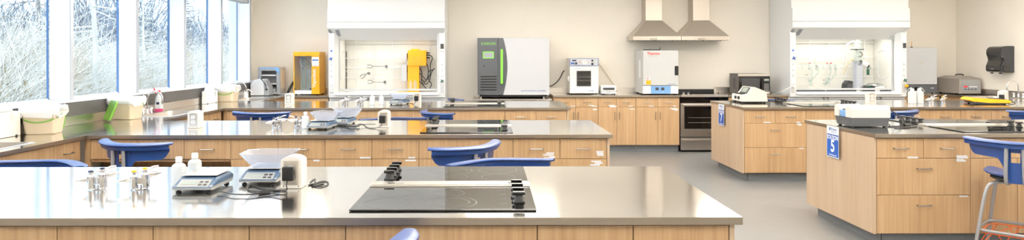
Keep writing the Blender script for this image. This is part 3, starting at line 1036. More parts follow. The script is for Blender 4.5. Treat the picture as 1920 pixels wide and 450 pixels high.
GT = 'chrome gas taps on the benches'
tu0 = turret_proto('chrome gas tap with dark caps, left of the pair on the nearest bench', GT, 'navy')
tu0.location = (-1.872, 3.30, ZT)
tu1 = turret_proto('chrome gas tap with yellow caps, right of the pair on the nearest bench', GT, 'cap_yellow')
tu1.location = (-1.668, 3.30, ZT)
for x, y, src, rz, lb in ((-1.888, 6.14, tu0, .1, 'chrome gas tap left of the pair on the middle bench'), (-1.69, 6.14, tu0, PI, 'chrome gas tap right of the pair, beside the white bottle on the middle bench'),
                          (-1.888, 9.05, tu0, .3, 'small chrome gas tap left of the pair below the left fume hood'), (-1.69, 9.05, tu0, .2, 'small chrome gas tap right of the pair below the left fume hood'),
                          (5.805, 9.12, tu0, -.25, 'chrome gas tap right beside the twin wash bottles'), (5.965, 9.12, tu1, .1, 'chrome gas tap with yellow cap, between the wash bottles and the yellow scale')):
    dup(src, (x, y, ZT), rz, lb)


# ------------------------------------------------------------------ scales, trays, bottles
def scale_proto(label, group):
    t = thing('scale', label, 'scale', (0, 0, 0), 0, group)
    MB().prism([(-.137, .016), (-.137, .024), (-.120, .034), (.135, .034), (.135, .018), (.12, .012), (-.12, .012)], -.091, .091, 'x', .003).build('base', 'scale_grey', t)
    lo = []
    pr = [(-.139, .0255), (-.066, .056), (-.05, .0605), (.118, .0605), (.137, .050), (.137, .030), (-.10, .030)]
    for x, k in ((-.091, .0), (-.082, 1.), (.082, 1.), (.091, .0)):
        lo.append([(x, y + (0 if k else .0), z if k else .0255 + (z - .0255) * .72) for y, z in pr])
    MB().loft(lo).build('housing', 'scale_blue', t, ang=.35)
    sl = math.atan2(.0305, .073)
    n = Vector((0, -math.sin(sl), math.cos(sl)))
    M = Matrix.Translation((0, -.1025, .0408)) @ Matrix.Rotation(sl, 4, 'X')
    p = MB().box(-.072, .072, -.032, .030, .0004, .0016, .0005).xf(M).build('control_panel', 'scale_grey', t)
    MB().box(-.058, .012, -.012, .016, .0017, .0024).xf(M).build('display', 'lcd', p)
    fr = MB()
    for a in ((-.061, .015, .016, .019), (-.061, .015, -.015, -.012), (-.061, -.058, -.012, .016), (.012, .015, -.012, .016)):
        fr.box(a[0], a[1], a[2], a[3], .0017, .0026)
    fr.xf(M).build('display_bezel', 'mid_grey', p)
    for kx in (.030, .054):
        for ky in (-.016, .008):
            MB().box(kx - .0085, kx + .0085, ky - .007, ky + .007, .0017, .0032, .0006).xf(M).build('key', 'charcoal', p)
    MB().box(-.03, .03, -.01, .09, .0607, .066).build('platform_support', 'charcoal', t)
    MB().box(-.086, .086, -.055, .130, .0665, .0715, .002).build('platform', 'steel', t)
    for sx in (-1, 1):
        for y in (-.112, .105):
            MB().lathe([(.012, .0008), (.013, .006), (.006, .008), (.006, .0125)], (sx * .07, y, 0), n=14).build('foot', 'rubber', t)
    return t


KG = 'blue and grey bench scales'
sc0 = scale_proto('blue and grey scale without a tray, front one on the nearest bench', KG)
sc0.location = (-1.372, 3.325, ZT)
for x, y, rz, lb in ((-1.135, 3.52, 0, 'blue and grey scale carrying a clear tray, on the nearest bench'),
                     (-1.47, 6.08, -.1, 'blue and grey scale with a clear tray, front one on the middle bench'),
                     (-1.36, 6.42, -.1, 'blue and grey scale with a clear tray, rear one on the middle bench'),
                     (-1.18, 9.08, -.25, 'dark blue scale with a clear tray below the left fume hood')):
    dup(sc0, (x, y, ZT), rz, lb)


def tray_proto(label, group):
    t = thing('weighing_tray', label, 'tray', (0, 0, 0), 0, group)
    base = [(-.070, -.05), (-.055, -.085), (.070, -.085), (.080, -.07), (.080, .07), (.065, .085), (-.055, .085), (-.070, .05)]
    rim = [(-.125, -.075), (-.085, -.118), (.115, -.118), (.130, -.10), (.130, .10), (.115, .118), (-.085, .118), (-.125, .075)]
    th = .0022
    def L(p, z, k=0.0):
        return [(x * (1 - k), y * (1 - k), z) for x, y in p]
    lo = [L(base, .001), L(rim, .068), L([(x * 1.03, y * 1.03) for x, y in rim], .069), L([(x * 1.03, y * 1.03) for x, y in rim], .072), L(rim, .071, .01), L(base, .001 + th, .012)]
    MB().loft(lo).build('bowl', 'clear_plastic', t, ang=.35, norm=False)
    return t


TG = 'clear plastic weighing trays'
tr0 = tray_proto('clear plastic tray on the rear scale of the nearest bench', TG)
tr0.location = (-1.128, 3.545, ZT + .0717)
for x, y, rz, lb in ((-1.44, 6.10, 0, 'clear plastic tray on the front scale of the middle bench'), (-1.33, 6.45, .3, 'clear plastic tray on the rear scale of the middle bench'), (-1.19, 9.10, .1, 'clear plastic tray on the scale below the left fume hood')):
    dup(tr0, (x, y, ZT + .0717), rz, lb)


def bottle_proto(label, group):
    t = thing('plastic_bottle', label, 'bottle', (0, 0, 0), 0, group)
    MB().lathe([(.027, .001), (.0305, .005), (.0305, .096), (.028, .106), (.020, .113), (.013, .116), (.013, .121)], n=32, pw=3.5, sy=.85).build('body', 'milky', t, norm=True)
    MB().lathe([(.0155, .1215), (.0155, .142), (.014, .146), (0, .1465)], n=24).build('cap', 'white', t)
    return t


BG = 'white plastic bottles on the benches'
bo0 = bottle_proto('white plastic bottle, front of the two on the nearest bench', BG)
bo0.location = (-1.488, 3.30 - .0, ZT)
bo0.location = (-1.500, 3.345, ZT)
dup(bo0, (-1.478, 3.475, ZT), .05, 'white plastic bottle, rear of the two on the nearest bench')
dup(bo0, (-1.605, 6.04, ZT), 0, 'white plastic bottle half hidden by the trays on the middle bench')
dup(bo0, (-1.515, 8.95, ZT), 0, 'white plastic bottle, left of two below the left fume hood')
dup(bo0, (-1.405, 9.0, ZT), 0, 'white plastic bottle, right of two below the left fume hood')


def wash_bottle(label, x, y, flip):
    t = thing('wash_bottle', label, 'bottle', (x, y, ZT), 0 if flip > 0 else PI, 'twin wash bottles by the gas taps')
    MB().lathe([(.040, .001), (.043, .006), (.043, .145), (.038, .158), (.022, .165), (.02, .168)], n=32, pw=4).build('body', 'milky', t)
    MB().lathe([(.0235, .168), (.0235, .19), (.02, .195), (0, .196)], n=24).build('cap', 'white', t)
    MB().tube([(0, 0, .193), (.01, 0, .206), (.03, 0, .204), (.075, 0, .152)], [.005, .005, .004, .0025], n=8, smooth=1).build('spout', 'milky', t)
    return t


wash_bottle('white wash bottle with its spout to the left, beside the right fume hood', 5.545, 9.10, -1)
wash_bottle('white wash bottle with its spout to the right, beside the chrome gas taps', 5.640, 9.10, 1)


# ------------------------------------------------------------------ fume hoods
HW = 1.85
HY = 11.0


def fume_hood(label, x0, slot=False):
    t = thing('fume_hood', label, 'fume hood', (x0, HY, 0), 0)
    W = HW
    m = MB()
    m.box(0, .018, .06, .79, .10, .882); m.box(W - .018, W, .06, .79, .10, .882); m.box(.018, W - .018, .06, .79, .10, .118); m.box(.018, W - .018, .77, .79, .118, .882); m.box(.018, W - .018, .06, .08, .84, .882)
    m.build('base_cabinet', 'hood_white', t, flat=True)
    MB().box(.02, W - .02, .12, .135, .001, .10).build('toe_kick', 'toe_vinyl', t)
    for k in range(4):
        u0, u1 = W * k / 4 + .003, W * (k + 1) / 4 - .003
        d = MB().box(u0, u1, .04, .06, .115, .835, .002).build('door', 'pale_grey', t)
        link('handle', HANDLE, d, (u1 - .04 if k % 2 == 0 else u0 + .04, .04, .72), (0, PI / 2, 0))
    for xx in (.55, .62, 1.38, 1.46):
        MB().cyl((xx, .03, .865), (xx, .06, .865), .008, n=10).cyl((xx, .028, .865), (xx, .028, .83), .005, n=8).build('gas_cock', 'steel_dark', t)
    MB().box(0.001, W - .001, .0, .79, .885, .925, .004).build('work_surface', 'hood_white', t)
    MB().prism([(-.03, .925), (-.02, .945), (.03, .965), (.06, .965), (.06, .955), (.035, .9255)], .1, W - .1, 'x').build('airfoil_sill', 'hood_white', t)
    for side in (0, 1):
        poly = [(0, 0), (.092, 0), (.135, .09), (.135, .12), (0, .12)]
        if side:
            poly = [(W - x, y) for x, y in poly]
        p = MB().prism(poly, .926, 1.905, 'z', .002, 1).build('side_post', 'hood_white', t)
        xm = .046 if not side else W - .046
        MB().box(xm - .03, xm + .03, -.003, .0, .95, 1.09, .001).build('service_plate', 'pale_grey', p)
        if not side:
            outlet(p, xm, -.0045, .985 + .04, 'white', pw=.024, ph=.05)
            MB().box(xm - .022, xm + .022, -.002, 0, 1.54, 1.66, .0006).build('notice', 'paper', p)
            MB().box(xm - .016, xm + .016, -.003, -.0021, 1.61, 1.635).build('notice_mark', 'sign_blue', p)
        else:
            mo = MB().box(xm - .036, xm + .036, -.018, 0, 1.615, 1.76, .006).build('air_monitor', 'white', p)
            MB().box(xm - .026, xm + .026, -.0195, -.0182, 1.655, 1.735).build('screen', 'charcoal', mo)
            MB().box(xm - .034, xm + .034, -.003, 0, 1.79, 1.88).build('notice', 'paper', p)
        for k, z in enumerate((1.22, 1.31, 1.40)):
            MB().cyl((xm, -.004, z), (xm, .0, z), .017, n=20).build('blank_cap', 'pale_grey', p)
        zk = 1.50 if not side else 1.145
        k = MB()
        k.cyl((xm, -.05, zk), (xm, 0, zk), .007, n=10)
        for a in range(4):
            an = a * PI / 2 + .5
            k.cyl((xm, -.043, zk), (xm + .031 * math.cos(an), -.043, zk + .031 * math.sin(an)), .0095, .0065, 10)
        k.build('valve_handle', 'knob_blue' if not side else 'knob_green', p)
    # skins and liners
    for xa in (0, W - .018):
        MB().box(xa, xa + .018, .121, .79, .926, 1.8755).build('side_skin', 'hood_white', t, flat=True)
    for side in (0, 1):
        xa = .115 if not side else W - .115
        xb = xa + (.012 if not side else -.012)
        q = MB().box(min(xa, xb), max(xa, xb), .13, .715, .926, 1.86)
        q.build('liner_side', 'hood_liner', t, flat=True)
        xi = xb if not side else xb
        sgn = 1 if not side else -1
        outer = rrect(.28, .58, 1.16, 1.62, .09, 6)
        q2 = MB()
        q2.tube([(xi + sgn * .002, y, z) for y, z in outer], .007, n=8, closed=True)
        q2.build('access_panel_rim', 'hood_white', t)
    MB().box(.13, W - .13, .715, .73, .926, 1.9).build('liner_back', 'hood_liner', t, flat=True)
    bf = MB()
    for z0, z1 in ((1.30, 1.62), (.99, 1.28)):
        bf.box(.134, .146, .695, .714, z0, z1)
    bf.build('baffle_slot', 'steel_dark', t, flat=True)
    MB().box(.13, W - .13, .13, .715, 1.862, 1.875).build('liner_top', 'hood_liner', t, flat=True)
    for z0, z1, n_ in ((1.982, 2.076, 'lower_fascia'), (2.082, 2.288, 'upper_fascia')):
        MB().box(0, W, -.09, -.07, z0, z1, .003).build(n_, 'hood_white', t)
    MB().box(.0, W, -.069, .79, 2.05, 2.285).box(.0, W, -.045, .79, 2.286, 2.78).build('top_housing', 'hood_white', t, flat=True)
    s = MB()
    s.prism([(-.09, 1.98), (-.07, 1.995), (.21, 1.815), (.205, 1.800)], .002, W - .002, 'x')
    s.build('sloped_soffit', 'hood_white', t, flat=True)
    for xa in (0, W - .018):
        MB().prism([(-.069, 1.972), (.0, 1.922), (.0, 1.9055), (.1205, 1.9055), (.1205, 1.876), (.79, 1.876), (.79, 2.049), (-.069, 2.049)], xa - .0006, xa + .0186, 'x').build('side_cheek', 'hood_white', t, flat=True)
    sl = math.atan2(-.18, .28)
    for xx, ww in ((.03, .05), (.15, .06)):
        M = Matrix.Translation((xx, .03, 1.899)) @ Matrix.Rotation(sl, 4, 'X')
        v = MB()
        for k in range(6):
            v.box(-ww / 2, ww / 2, -.10 + .03 * k, -.082 + .03 * k, -.0025, -.0005)
        v.xf(M).build('vent_slots', 'mid_grey', t, flat=True)
    if slot:
        for u0, u1 in ((.16, .62), (.64, 1.12), (1.5, 1.68)):
            MB().box(u0, u1, .132, .138, .9265, .984).build('airflow_slot', 'charcoal', t, flat=True)
    # sash frame near the bottom with its handle rail
    q = MB()
    q.box(.137, W - .137, .14, .165, .985, 1.015, .003)
    q.build('sash_rail', 'pale_grey', t)
    MB().box(.137, .15, .14, .165, 1.0155, 1.80).box(W - .15, W - .137, .14, .165, 1.0155, 1.80).build('sash_track', 'pale_grey', t)
    q = MB()
    for xx in [.30 + .31 * k for k in range(5)]:
        q.cyl((xx, .66, .926), (xx, .66, 1.84), .0065, n=10)
    for z in (1.18, 1.345, 1.505, 1.76):
        q.cyl((.13, .645, z), (W - .13, .645, z), .0065, n=10)
    for xx in [.30 + .31 * k for k in range(5)]:
        for z in (1.18, 1.345, 1.505):
            q.box(xx - .013, xx + .013, .636, .67, z - .013, z + .013, .003)
    q.build('rod_lattice', 'white', t)
    return t


X1, X2 = -2.556, 4.768
fume_hood('white fume hood on the left with the yellow apparatus inside', X1)
fume_hood('white fume hood on the right full of glassware', X2, True)

# ---- inside the left hood
def clamp(label, px, py, ln, ang, flip=1):
    d = 11.56
    t = thing('lab_clamp', label, 'clamp', (PX(px, d), d, PZ(py, d, px)), 0, 'steel clamps on the rods of the left hood')
    c, s_ = math.cos(ang), math.sin(ang)
    P = lambda u, v: (u * c - v * s_, 0, u * s_ + v * c)
    MB().tube([P(-ln / 2, 0), P(ln / 2, 0)], .006, n=8).build('rod', 'steel_dark', t)
    j = MB()
    e = -flip * ln / 2
    for sg in (-1, 1):
        j.tube([P(e, 0), P(e - flip * .03, sg * .022), P(e - flip * .085, sg * .026), P(e - flip * .10, sg * .014)], .0062, n=8, smooth=1)
    j.build('jaw', 'steel_dark', t)
    e = flip * ln / 2
    MB().box(e - .02, e + .02, -.018, .02, -.022, .022, .004).build('boss', 'steel_dark', t)
    MB().tube([P(e, .0), P(e + .012, -.045)], .006, n=8).build('screw', 'steel_dark', t)
    return t


clamp('steel clamp high on the rods of the left hood, jaws to the left', 712, 124.5, .22, 0)
clamp('steel clamp low on the rods of the left hood, jaws to the left', 711, 154, .19, -.02)
clamp('small tilted steel clamp left of the others in the left hood', 688, 137.5, .06, .6)

d = 11.55
t = thing('digestion_unit', 'yellow upright apparatus with black cables standing in the left fume hood', 'apparatus', (PX(776, d), d, .926))
def lx(px): return PX(px, d) - PX(776, d)
def lz(py): return PZ(py, d, 776) - .926
zb0 = 0.0012
MB().box(lx(745.6), lx(766), -.09, .06, zb0, zb0 + .024, .004).build('base_plate', 'yellow', t)
c = MB(); c.box(lx(765.5), lx(786.7), -.09, .07, zb0, lz(122.5), .004); c.build('column', 'yellow', t)
h_ = MB(); h_.box(lx(766), lx(800), -.11, .08, lz(123.2), lz(94.4), .005).build('head', 'yellow', t)
MB().box(lx(771), lx(786), -.08, .05, lz(94.3), lz(91.6), .003).build('top_cap', 'yellow', t)
ho = MB()
R = random.Random(5)
for row in range(5):
    for k in range(4):
        xx = lx(769 + 6.4 * k + (row % 2) * 1.5)
        ho.box(xx - .008, xx + .008, -.1115, -.1095, lz(107 + 4.0 * row * .8) - .003, lz(107 + 4.0 * row * .8) + .003)
for row in range(3):
    for k in range(3):
        xx = lx(768.5 + 5.2 * k)
        ho.box(xx - .006, xx + .006, -.0915, -.0895, lz(131 + 6 * row) - .003, lz(131 + 6 * row) + .003)
ho.build('perforations', 'scale_grey', t, flat=True)
MB().box(lx(755.6), lx(763.6), -.05, .05, lz(114), lz(99.5), .004).build('upper_box', 'pale_grey', t)
MB().box(lx(753.2), lx(763.6), -.06, .05, lz(152), lz(121.5), .004).build('lower_box', 'pale_grey', t)
MB().box(lx(763.7), lx(765.9), -.03, .03, lz(108), lz(100), .002).box(lx(763.7), lx(765.4), -.03, .03, lz(136), lz(124), .002).build('bracket', 'black', t)
MB().cyl((lx(757), -.01, zb0 + .0), (lx(757), -.01, lz(152)), .006, n=8).box(lx(753), lx(762), -.05, .05, zb0, zb0 + .012).build('stand', 'white', t)
cb = MB()
for pts in (((800, 104), (806, 103), (812, 108), (806, 120), (807, 140), (800, 152), (792, 143), (787, 137)),
            ((800, 99), (804, 100)), ((800, 119), (804, 126), (802, 145), (797, 155), (790, 148)),
            ((812, 131), (803, 133), (804, 150), (810, 158), (805, 166)), ((787, 152), (793, 158), (800, 166)),
            ((788, 128), (792, 136), (789, 152), (795, 160)), ((815, 128), (808, 136), (806, 152), (798, 160), (793, 150))):
    cb.tube([(lx(a), -.02 + .05 * ((a * 7 + b) % 3 - 1), lz(b)) for a, b in pts], .008, n=8, smooth=2)
cb.build('cables', 'charcoal', t)
pl = MB()
for py in (99, 103, 108):
    pl.cyl((lx(799.8), 0, lz(py)), (lx(806), 0, lz(py + .6)), .013, .008, 12)
pl.build('plugs', 'black', t)
sv = MB()
for a in (771, 779.5):
    sv.lathe([(.028, 0), (.028, .10), (.012, .125), (.012, .15)], (lx(a), -.093, lz(166)), n=16, sy=.1)
sv.build('bottle_windows', 'cord_tan', t)

# ---- inside the right hood
d = 11.48
def gx(px): return PX(px, d)
def gz(py, px=1580): return PZ(py, d, px)
SURF = .9262
t = thing('glass_manifold', 'glass vacuum manifold with red stopcocks along the back of the right hood', 'glassware', (0, 0, 0))
m = MB().cyl((gx(1502), d + .08, gz(122)), (gx(1576), d + .08, gz(121.5)), .014, n=14)
for px in (1508, 1520, 1533, 1548, 1560, 1571):
    m.cyl((gx(px), d + .08, gz(122)), (gx(px), d + .06, gz(129)), .008, n=10)
    m.sph((gx(px), d + .06, gz(130)), .016, n=12)
m.build('tube', 'clear_glass', t)
for px in (1521, 1561, 1554):
    MB().cyl((gx(px), d + .03, gz(118.5)), (gx(px), d + .075, gz(119)), .0075, n=10).build('stopcock', 'red', t)
for k, (pts, lb) in enumerate((
        (((1534, 98), (1529, 106), (1528, 116), (1533, 124), (1536, 136), (1528, 144), (1520, 152)), 'bent glass condenser hanging in the left part of the right hood'),
        (((1563, 122), (1566, 138), (1556, 148), (1549, 154)), 'slanted glass adapter left of the black box in the right hood'),
        (((1552, 124), (1552, 136), (1546, 150), (1541, 156)), 'thin glass tube in the middle of the glassware of the right hood'),
        (((1513, 124), (1514, 140), (1512, 157)), 'upright glass tube at the far left of the right hood'))):
    t = thing('glass_apparatus', lb, 'glassware', (0, 0, 0), 0, 'glassware in the right hood')
    b = MB().tube([(gx(a), d + .025 - .06 * k, gz(c_)) for a, c_ in pts], .016, n=12, smooth=2)
    a, c_ = pts[-1]
    b.sph((gx(a), d + .025 - .06 * k, max(gz(c_), SURF + .032)), .029, n=16)
    b.build('body', 'clear_glass', t)
    a, c_ = pts[len(pts) // 2]
    MB().box(gx(a) - .012, gx(a) + .012, d - .02, d + .045, gz(c_) - .012, gz(c_) + .012, .003).build('clip', 'steel', t)
t = thing('glass_rod', 'tall thin white rod standing among the glassware of the right hood', 'rod', (gx(1564), d + .125, SURF))
MB().cyl((0, 0, .0), (0, 0, gz(93) - SURF), .0065, n=10).lathe([(.03, .0), (.03, .008), (.008, .012)], n=16).build('rod', 'white', t)
# rotary evaporator
t = thing('rotary_evaporator', 'rotary evaporator with upright glass condenser in the right fume hood', 'evaporator', (gx(1606), d - .02, SURF))
ex = gx(1606)
def rx(px): return gx(px) - ex
def rz_(py): return gz(py, 1606) - SURF
MB().box(rx(1596), rx(1611), -.09, .10, .0, .02, .004).box(rx(1601), rx(1607), .02, .09, .02, rz_(112), .006).build('stand', 'pale_grey', t)
MB().box(rx(1596), rx(1610.5), -.10, -.09, .021, rz_(116), .003).build('glass_shield', 'clear_plastic', t)
MB().lathe([(.055, 0), (.062, .02), (.062, .34), (.045, .37), (.02, .385), (.02, .42)], (rx(1606), -.02, rz_(119)), n=24).build('condenser', 'clear_glass', t)
k = []
for j in range(60):
    k.append((rx(1606) + .034 * math.cos(j * .7), -.02 + .034 * math.sin(j * .7), rz_(117) + .005 * j))
MB().tube(k, .006, n=6).build('cooling_coil', 'white', t)
MB().box(rx(1597), rx(1614), -.09, .06, rz_(93.6), rz_(92), .002).build('clamp_ring', 'charcoal', t)
MB().cyl((rx(1606), -.02, rz_(119)), (rx(1613), -.03, rz_(114)), .03, n=16).build('head_joint', 'white', t)
mo = MB().cyl((rx(1608), -.05, rz_(118)), (rx(1621), -.06, rz_(122)), .045, n=20).build('motor', 'white', t)
MB().cyl((rx(1606.5), -.049, rz_(117.2)), (rx(1610), -.052, rz_(118.4)), .046, n=20).build('motor_ring', 'charcoal', mo)
MB().cyl((rx(1618), -.06, rz_(121)), (rx(1623), -.062, rz_(125)), .026, .034, 16).build('vapour_joint', 'black', t)
MB().lathe([(.0, 0), (.03, .004), (.036, .03), (.02, .05)], (rx(1624), -.062, rz_(129.5)), n=16).build('flask_neck', 'clear_glass', t)
MB().tube([(rx(1600), -.02, rz_(78)), (rx(1592), -.02, rz_(78)), (rx(1582), -.02, rz_(90)), (rx(1580), -.02, rz_(105)), (rx(1578), -.02, rz_(118))], .010, n=8, smooth=2).build('hose', 'white', t)
MB().tube([(rx(1597), -.06, rz_(113)), (rx(1590), -.06, rz_(112)), (rx(1582), -.06, rz_(125)), (rx(1577), -.06, rz_(138))], .009, n=8, smooth=2).build('hose', 'cord_tan', t)
t_g = MB().tube([(rx(1608), -.03, rz_(98)), (rx(1612), -.03, rz_(98)), (rx(1614), -.03, rz_(103)), (rx(1611), -.03, rz_(107)), (rx(1608), -.03, rz_(105))], .010, n=8, smooth=2).build('gauge_loop', 'steel_dark', t)
t = thing('water_bath', 'white water bath with dark control end and foil cover in the right hood', 'water bath', (gx(1636), d - .08, SURF))
ex = gx(1636)
MB().lathe([(.10, .001), (.125, .01), (.135, .05), (.125, .10), (.118, .115)], (rx(1639.5), 0, 0), n=32, sx=.86, sy=.85).build('bowl', 'white', t)
MB().prism([(rx(1612), .001), (rx(1630), .001), (rx(1630), .125), (rx(1626), .135), (rx(1614), .10)], -.09, .09, 'y', .006).build('control_end', 'charcoal', t)
MB().box(rx(1615), rx(1624), -.0925, -.0905, .04, .085, .002).build('screen', 'navy', t)
MB().box(rx(1615), rx(1624), -.0925, -.0905, .092, .108, .002).build('tag', 'knob_green', t)
fo = MB()
R = random.Random(3)
lo = []
for rr, zz in ((.135, .118), (.125, .135), (.08, .15), (.02, .152)):
    lo.append([(rx(1634) + 1.0 * rr * math.cos(2 * PI * k / 28) + R.uniform(-.006, .006), .8 * rr * math.sin(2 * PI * k / 28) + R.uniform(-.006, .006), zz + R.uniform(-.008, .008)) for k in range(28)])
fo.loft(lo, False, True).build('foil_cover', 'foil', t, ang=.2)
MB().box(rx(1644), rx(1652), -.1175, -.114, .045, .06).build('badge', 'charcoal', t)
t = thing('vacuum_pump', 'slanted black box standing left of the evaporator in the right hood', 'pump', (gx(1584), d - .05, SURF), 0)
MB().prism([(-.065, .001), (.055, .001), (.075, .19), (.005, .205), (-.04, .15)], -.07, .07, 'y', .008).build('body', 'charcoal', t)
MB().box(-.02, .05, -.0725, -.0705, .06, .15, .003).build('face_plate', 'dark_grey', t)
t = thing('hose_coil', 'cream hose coiled on the floor of the right hood in front of the black box', 'hose', (gx(1592), d - .22, SURF))
k = [(.06 * math.cos(a * .5) * (1 + .1 * math.sin(a)), .035 * math.sin(a * .5), .012 + .01 * (a % 3)) for a in range(34)]
MB().tube(k + [(.12, .0, .012), (.2, -.02, .012), (.28, .02, .012)], .008, n=8, smooth=1).build('hose', 'cord_tan', t)
t = thing('sample_bottle', 'dark green bottle hanging at the right rear of the right hood', 'bottle', (gx(1635), d + .12, gz(141, 1635)))
MB().lathe([(.018, 0), (.022, .01), (.022, .09), (.010, .115), (.010, .15)], n=20).build('body', 'knob_green', t)
MB().cyl((0, 0, .15), (0, .04, .19), .006, n=8).build('hanger', 'steel', t)
t = thing('rubber_mat', 'long thin black tray on the floor of the right hood', 'tray', (gx(1530), d - .12, SURF))
MB().box(-.36, .40, -.12, .12, .001, .012, .003).build('base', 'black', t)
MB().box(-.36, .40, -.12, -.112, .0125, .03).box(-.36, .40, .112, .12, .0125, .03).build('rim', 'black', t)
t = thing('electric_lead', 'white cord hanging from the outlet of the left post of the right hood', 'cord', (0, 0, 0))
MB().tube([(X2 + .046, 10.97, 1.035), (X2 + .0, 10.90, 1.07), (X2 - .14, 10.87, 1.0), (X2 - .20, 10.93, .96), (X2 - .24, 11.12, .918)], .0045, n=8, smooth=2).build('cable', 'white', t)
MB().box(X2 + .034, X2 + .058, 10.955, 10.985, 1.02, 1.052, .004).build('plug', 'white', t)
t = thing('electric_lead', 'yellow plug with black lead in the right post of the right hood', 'cord', (0, 0, 0))
MB().cyl((X2 + HW - .05, 10.955, 1.055), (X2 + HW - .01, 10.95, 1.055), .024, .02, 14).build('plug', 'yellow', t)
MB().tube([(X2 + HW - .01, 10.95, 1.055), (X2 + HW + .025, 10.95, 1.03), (X2 + HW + .03, 10.96, .90), (X2 + HW + .055, 10.98, .78), (X2 + HW + .04, 10.98, .5)], .006, n=8, smooth=2).build('cable', 'black', t)

# ------------------------------------------------------------------ kitchen hoods and range
def range_hood(label, x0, x1):
    t = thing('range_hood', label, 'hood', ((x0 + x1) / 2, 0, 0), 0, 'steel wall hoods')
    w = (x1 - x0) / 2 - .001
    yf, yb = YB - .52, YB - .004
    z0, z1 = PZ(75.5, yf, 1270), PZ(68, yf, 1270)
    MB().box(-w, w, yf, yb, z0, z1, .002).build('canopy_lip', 'hood_steel', t)
    MB().box(-w + .02, w - .02, yf + .02, yb - .02, z0 - .003, z0 - .0005).build('filter', 'steel_dark', t)
    zt = PZ(38.5, YB - .28, 1270)
    cw, cf = .135, YB - .29
    MB().loft([[(-w, yf, z1 + .0005), (w, yf, z1 + .0005), (w, yb, z1 + .0005), (-w, yb, z1 + .0005)], [(-cw, cf, zt), (cw, cf, zt), (cw, yb, zt), (-cw, yb, zt)]]).build('canopy', 'hood_steel', t, flat=True)
    MB().box(-cw, cw, cf, yb, zt + .0005, ZC - .002, .002).build('chimney', 'hood_steel', t)
    MB().box(-.12, .0, yf - .002, yf - .0003, z0 + .012, z0 + .03).build('control_strip', 'chrome', t)
    for sx in (-.22, .22):
        MB().cyl((sx, yf + .14, z0 - .008), (sx, yf + .14, z0 - .0032), .035, n=18).build('hood_lamp', 'pale_grey', t)
    for sx in (-.30, -.02, .26):
        MB().cyl((sx, yf + .05, z0 - .014), (sx, yf + .05, z0 - .0032), .008, n=10).build('filter_knob', 'charcoal', t)
    return t


range_hood('steel pyramid wall hood on the left, above the large white oven', 2.335, 3.118)
range_hood('steel pyramid wall hood on the right, above the range', 3.122, 3.905)

RXL, RXR = 3.042, 3.806
t = thing('range', 'stainless range with black glass oven door beside the oak cabinets', 'range', ((RXL + RXR) / 2, 11.06, 0))
w = (RXR - RXL) / 2 - .002
MB().box(-w, w, .022, .73, .03, .895).build('body', 'black', t, flat=True)
MB().box(-w - .0, w + .0, -.015, .70, .897, .918, .004).build('hob_glass', 'glass_ceramic', t)
MB().box(-w, w, -.025, -.0155, .880, .917, .003).build('front_trim', 'steel', t)
MB().box(-w, w, .701, .73, .897, .972, .004).build('back_guard', 'black', t)
MB().box(-.18, .18, .04, .09, .9185, .9195).build('touch_panel', 'steel', t)
for sx in (-.31, -.235, .235, .31):
    MB().lathe([(.022, 0), (.022, .008), (.017, .012), (.017, .034), (0, .036)], (sx, .06, .919), n=18).build('knob', 'chrome', t)
MB().box(-w + .002, w - .002, .0, .021, .79, .878).build('control_band', 'black_gloss', t, flat=True)
dr = MB()
z0, z1 = .245, .782
dr.box(-w + .004, w - .004, 0, .021, z1 - .055, z1, .003); dr.box(-w + .004, w - .004, 0, .021, z0, z0 + .125, .003)
dr.box(-w + .004, -w + .062, 0, .021, z0 + .126, z1 - .056, .002); dr.box(w - .062, w - .004, 0, .021, z0 + .126, z1 - .056, .002)
do = dr.build('oven_door', 'steel', t)
MB().box(-w + .063, w - .063, .004, .014, z0 + .127, z1 - .057).build('door_window', 'black_gloss', do, flat=True)
rk = MB()
for z in (.47, .55):
    for k in range(9):
        rk.box(-.26, .26, .0025, .0038, z - .0015 + .004 * (k % 2), z + .0005 + .004 * (k % 2)) if k < 2 else None
rk.build('oven_rack', 'taupe', do, flat=True)
MB().tube([(-w + .05, 0, z1 - .028), (-w + .05, -.045, z1 - .028), (w - .05, -.045, z1 - .028), (w - .05, 0, z1 - .028)], .011, n=10).build('door_handle', 'steel', do)
lettering('Whirlpool', .026, 'charcoal', do, (.09, -.0008, z0 + .055))
dw = MB().box(-w + .004, w - .004, 0, .021, .035, .232, .003).build('lower_drawer', 'steel', t)
MB().box(-w + .02, w - .02, -.012, -.0005, .185, .205, .004).build('drawer_grip', 'steel', dw)
MB().box(-w + .02, w - .02, .05, .07, .001, .03).build('toe_kick', 'black', t, flat=True)

# ------------------------------------------------------------------ on the back worktops
# large environmental chamber on a steel stand
t = thing('steel_stand', 'low steel stand under the big grey chamber', 'stand', (.38, 10.95, 0))
MB().box(-.645, .605, 0, .83, .832, .857, .003).build('top', 'steel', t)
for sx in (-.60, .56):
    for sy in (.05, .78):
        MB().box(sx - .02, sx + .02, sy - .02, sy + .02, .001, .8315).build('leg', 'steel', t)
MB().box(-.58, .54, .1, .75, .25, .27).build('shelf', 'steel', t)
d = 11.06
t = thing('environmental_chamber', 'big light grey test chamber with dark control panel and green handle', 'chamber', (PX(962.5, d), d, .8575))
cx = PX(962.5, d)
def ex_(px): return PX(px, d) - cx
def ez(py): return PZ(py, d, 960) - .8575
zb_, zt_ = ez(178.2), ez(71)
MB().box(ex_(896), ex_(1029.5), .03, .70, zb_, zt_, .006).build('body', 'pale_grey', t)
def arc(py):
    u = (py - 124.5) / 53.5
    return ex_(951 - 8 * u * u)
pys = [178 - (178 - 71.2) * k / 24 for k in range(25)]
lp = [(ex_(934), ez(178)), *[(arc(p), ez(p)) for p in pys], (ex_(934), ez(71.2))]
MB().prism([(ex_(895.3), zb_), (ex_(933.3), zb_), (ex_(933.3), zt_), (ex_(895.3), zt_)], 0, .029, 'y', .004).build('control_panel', 'dark_grey', t)
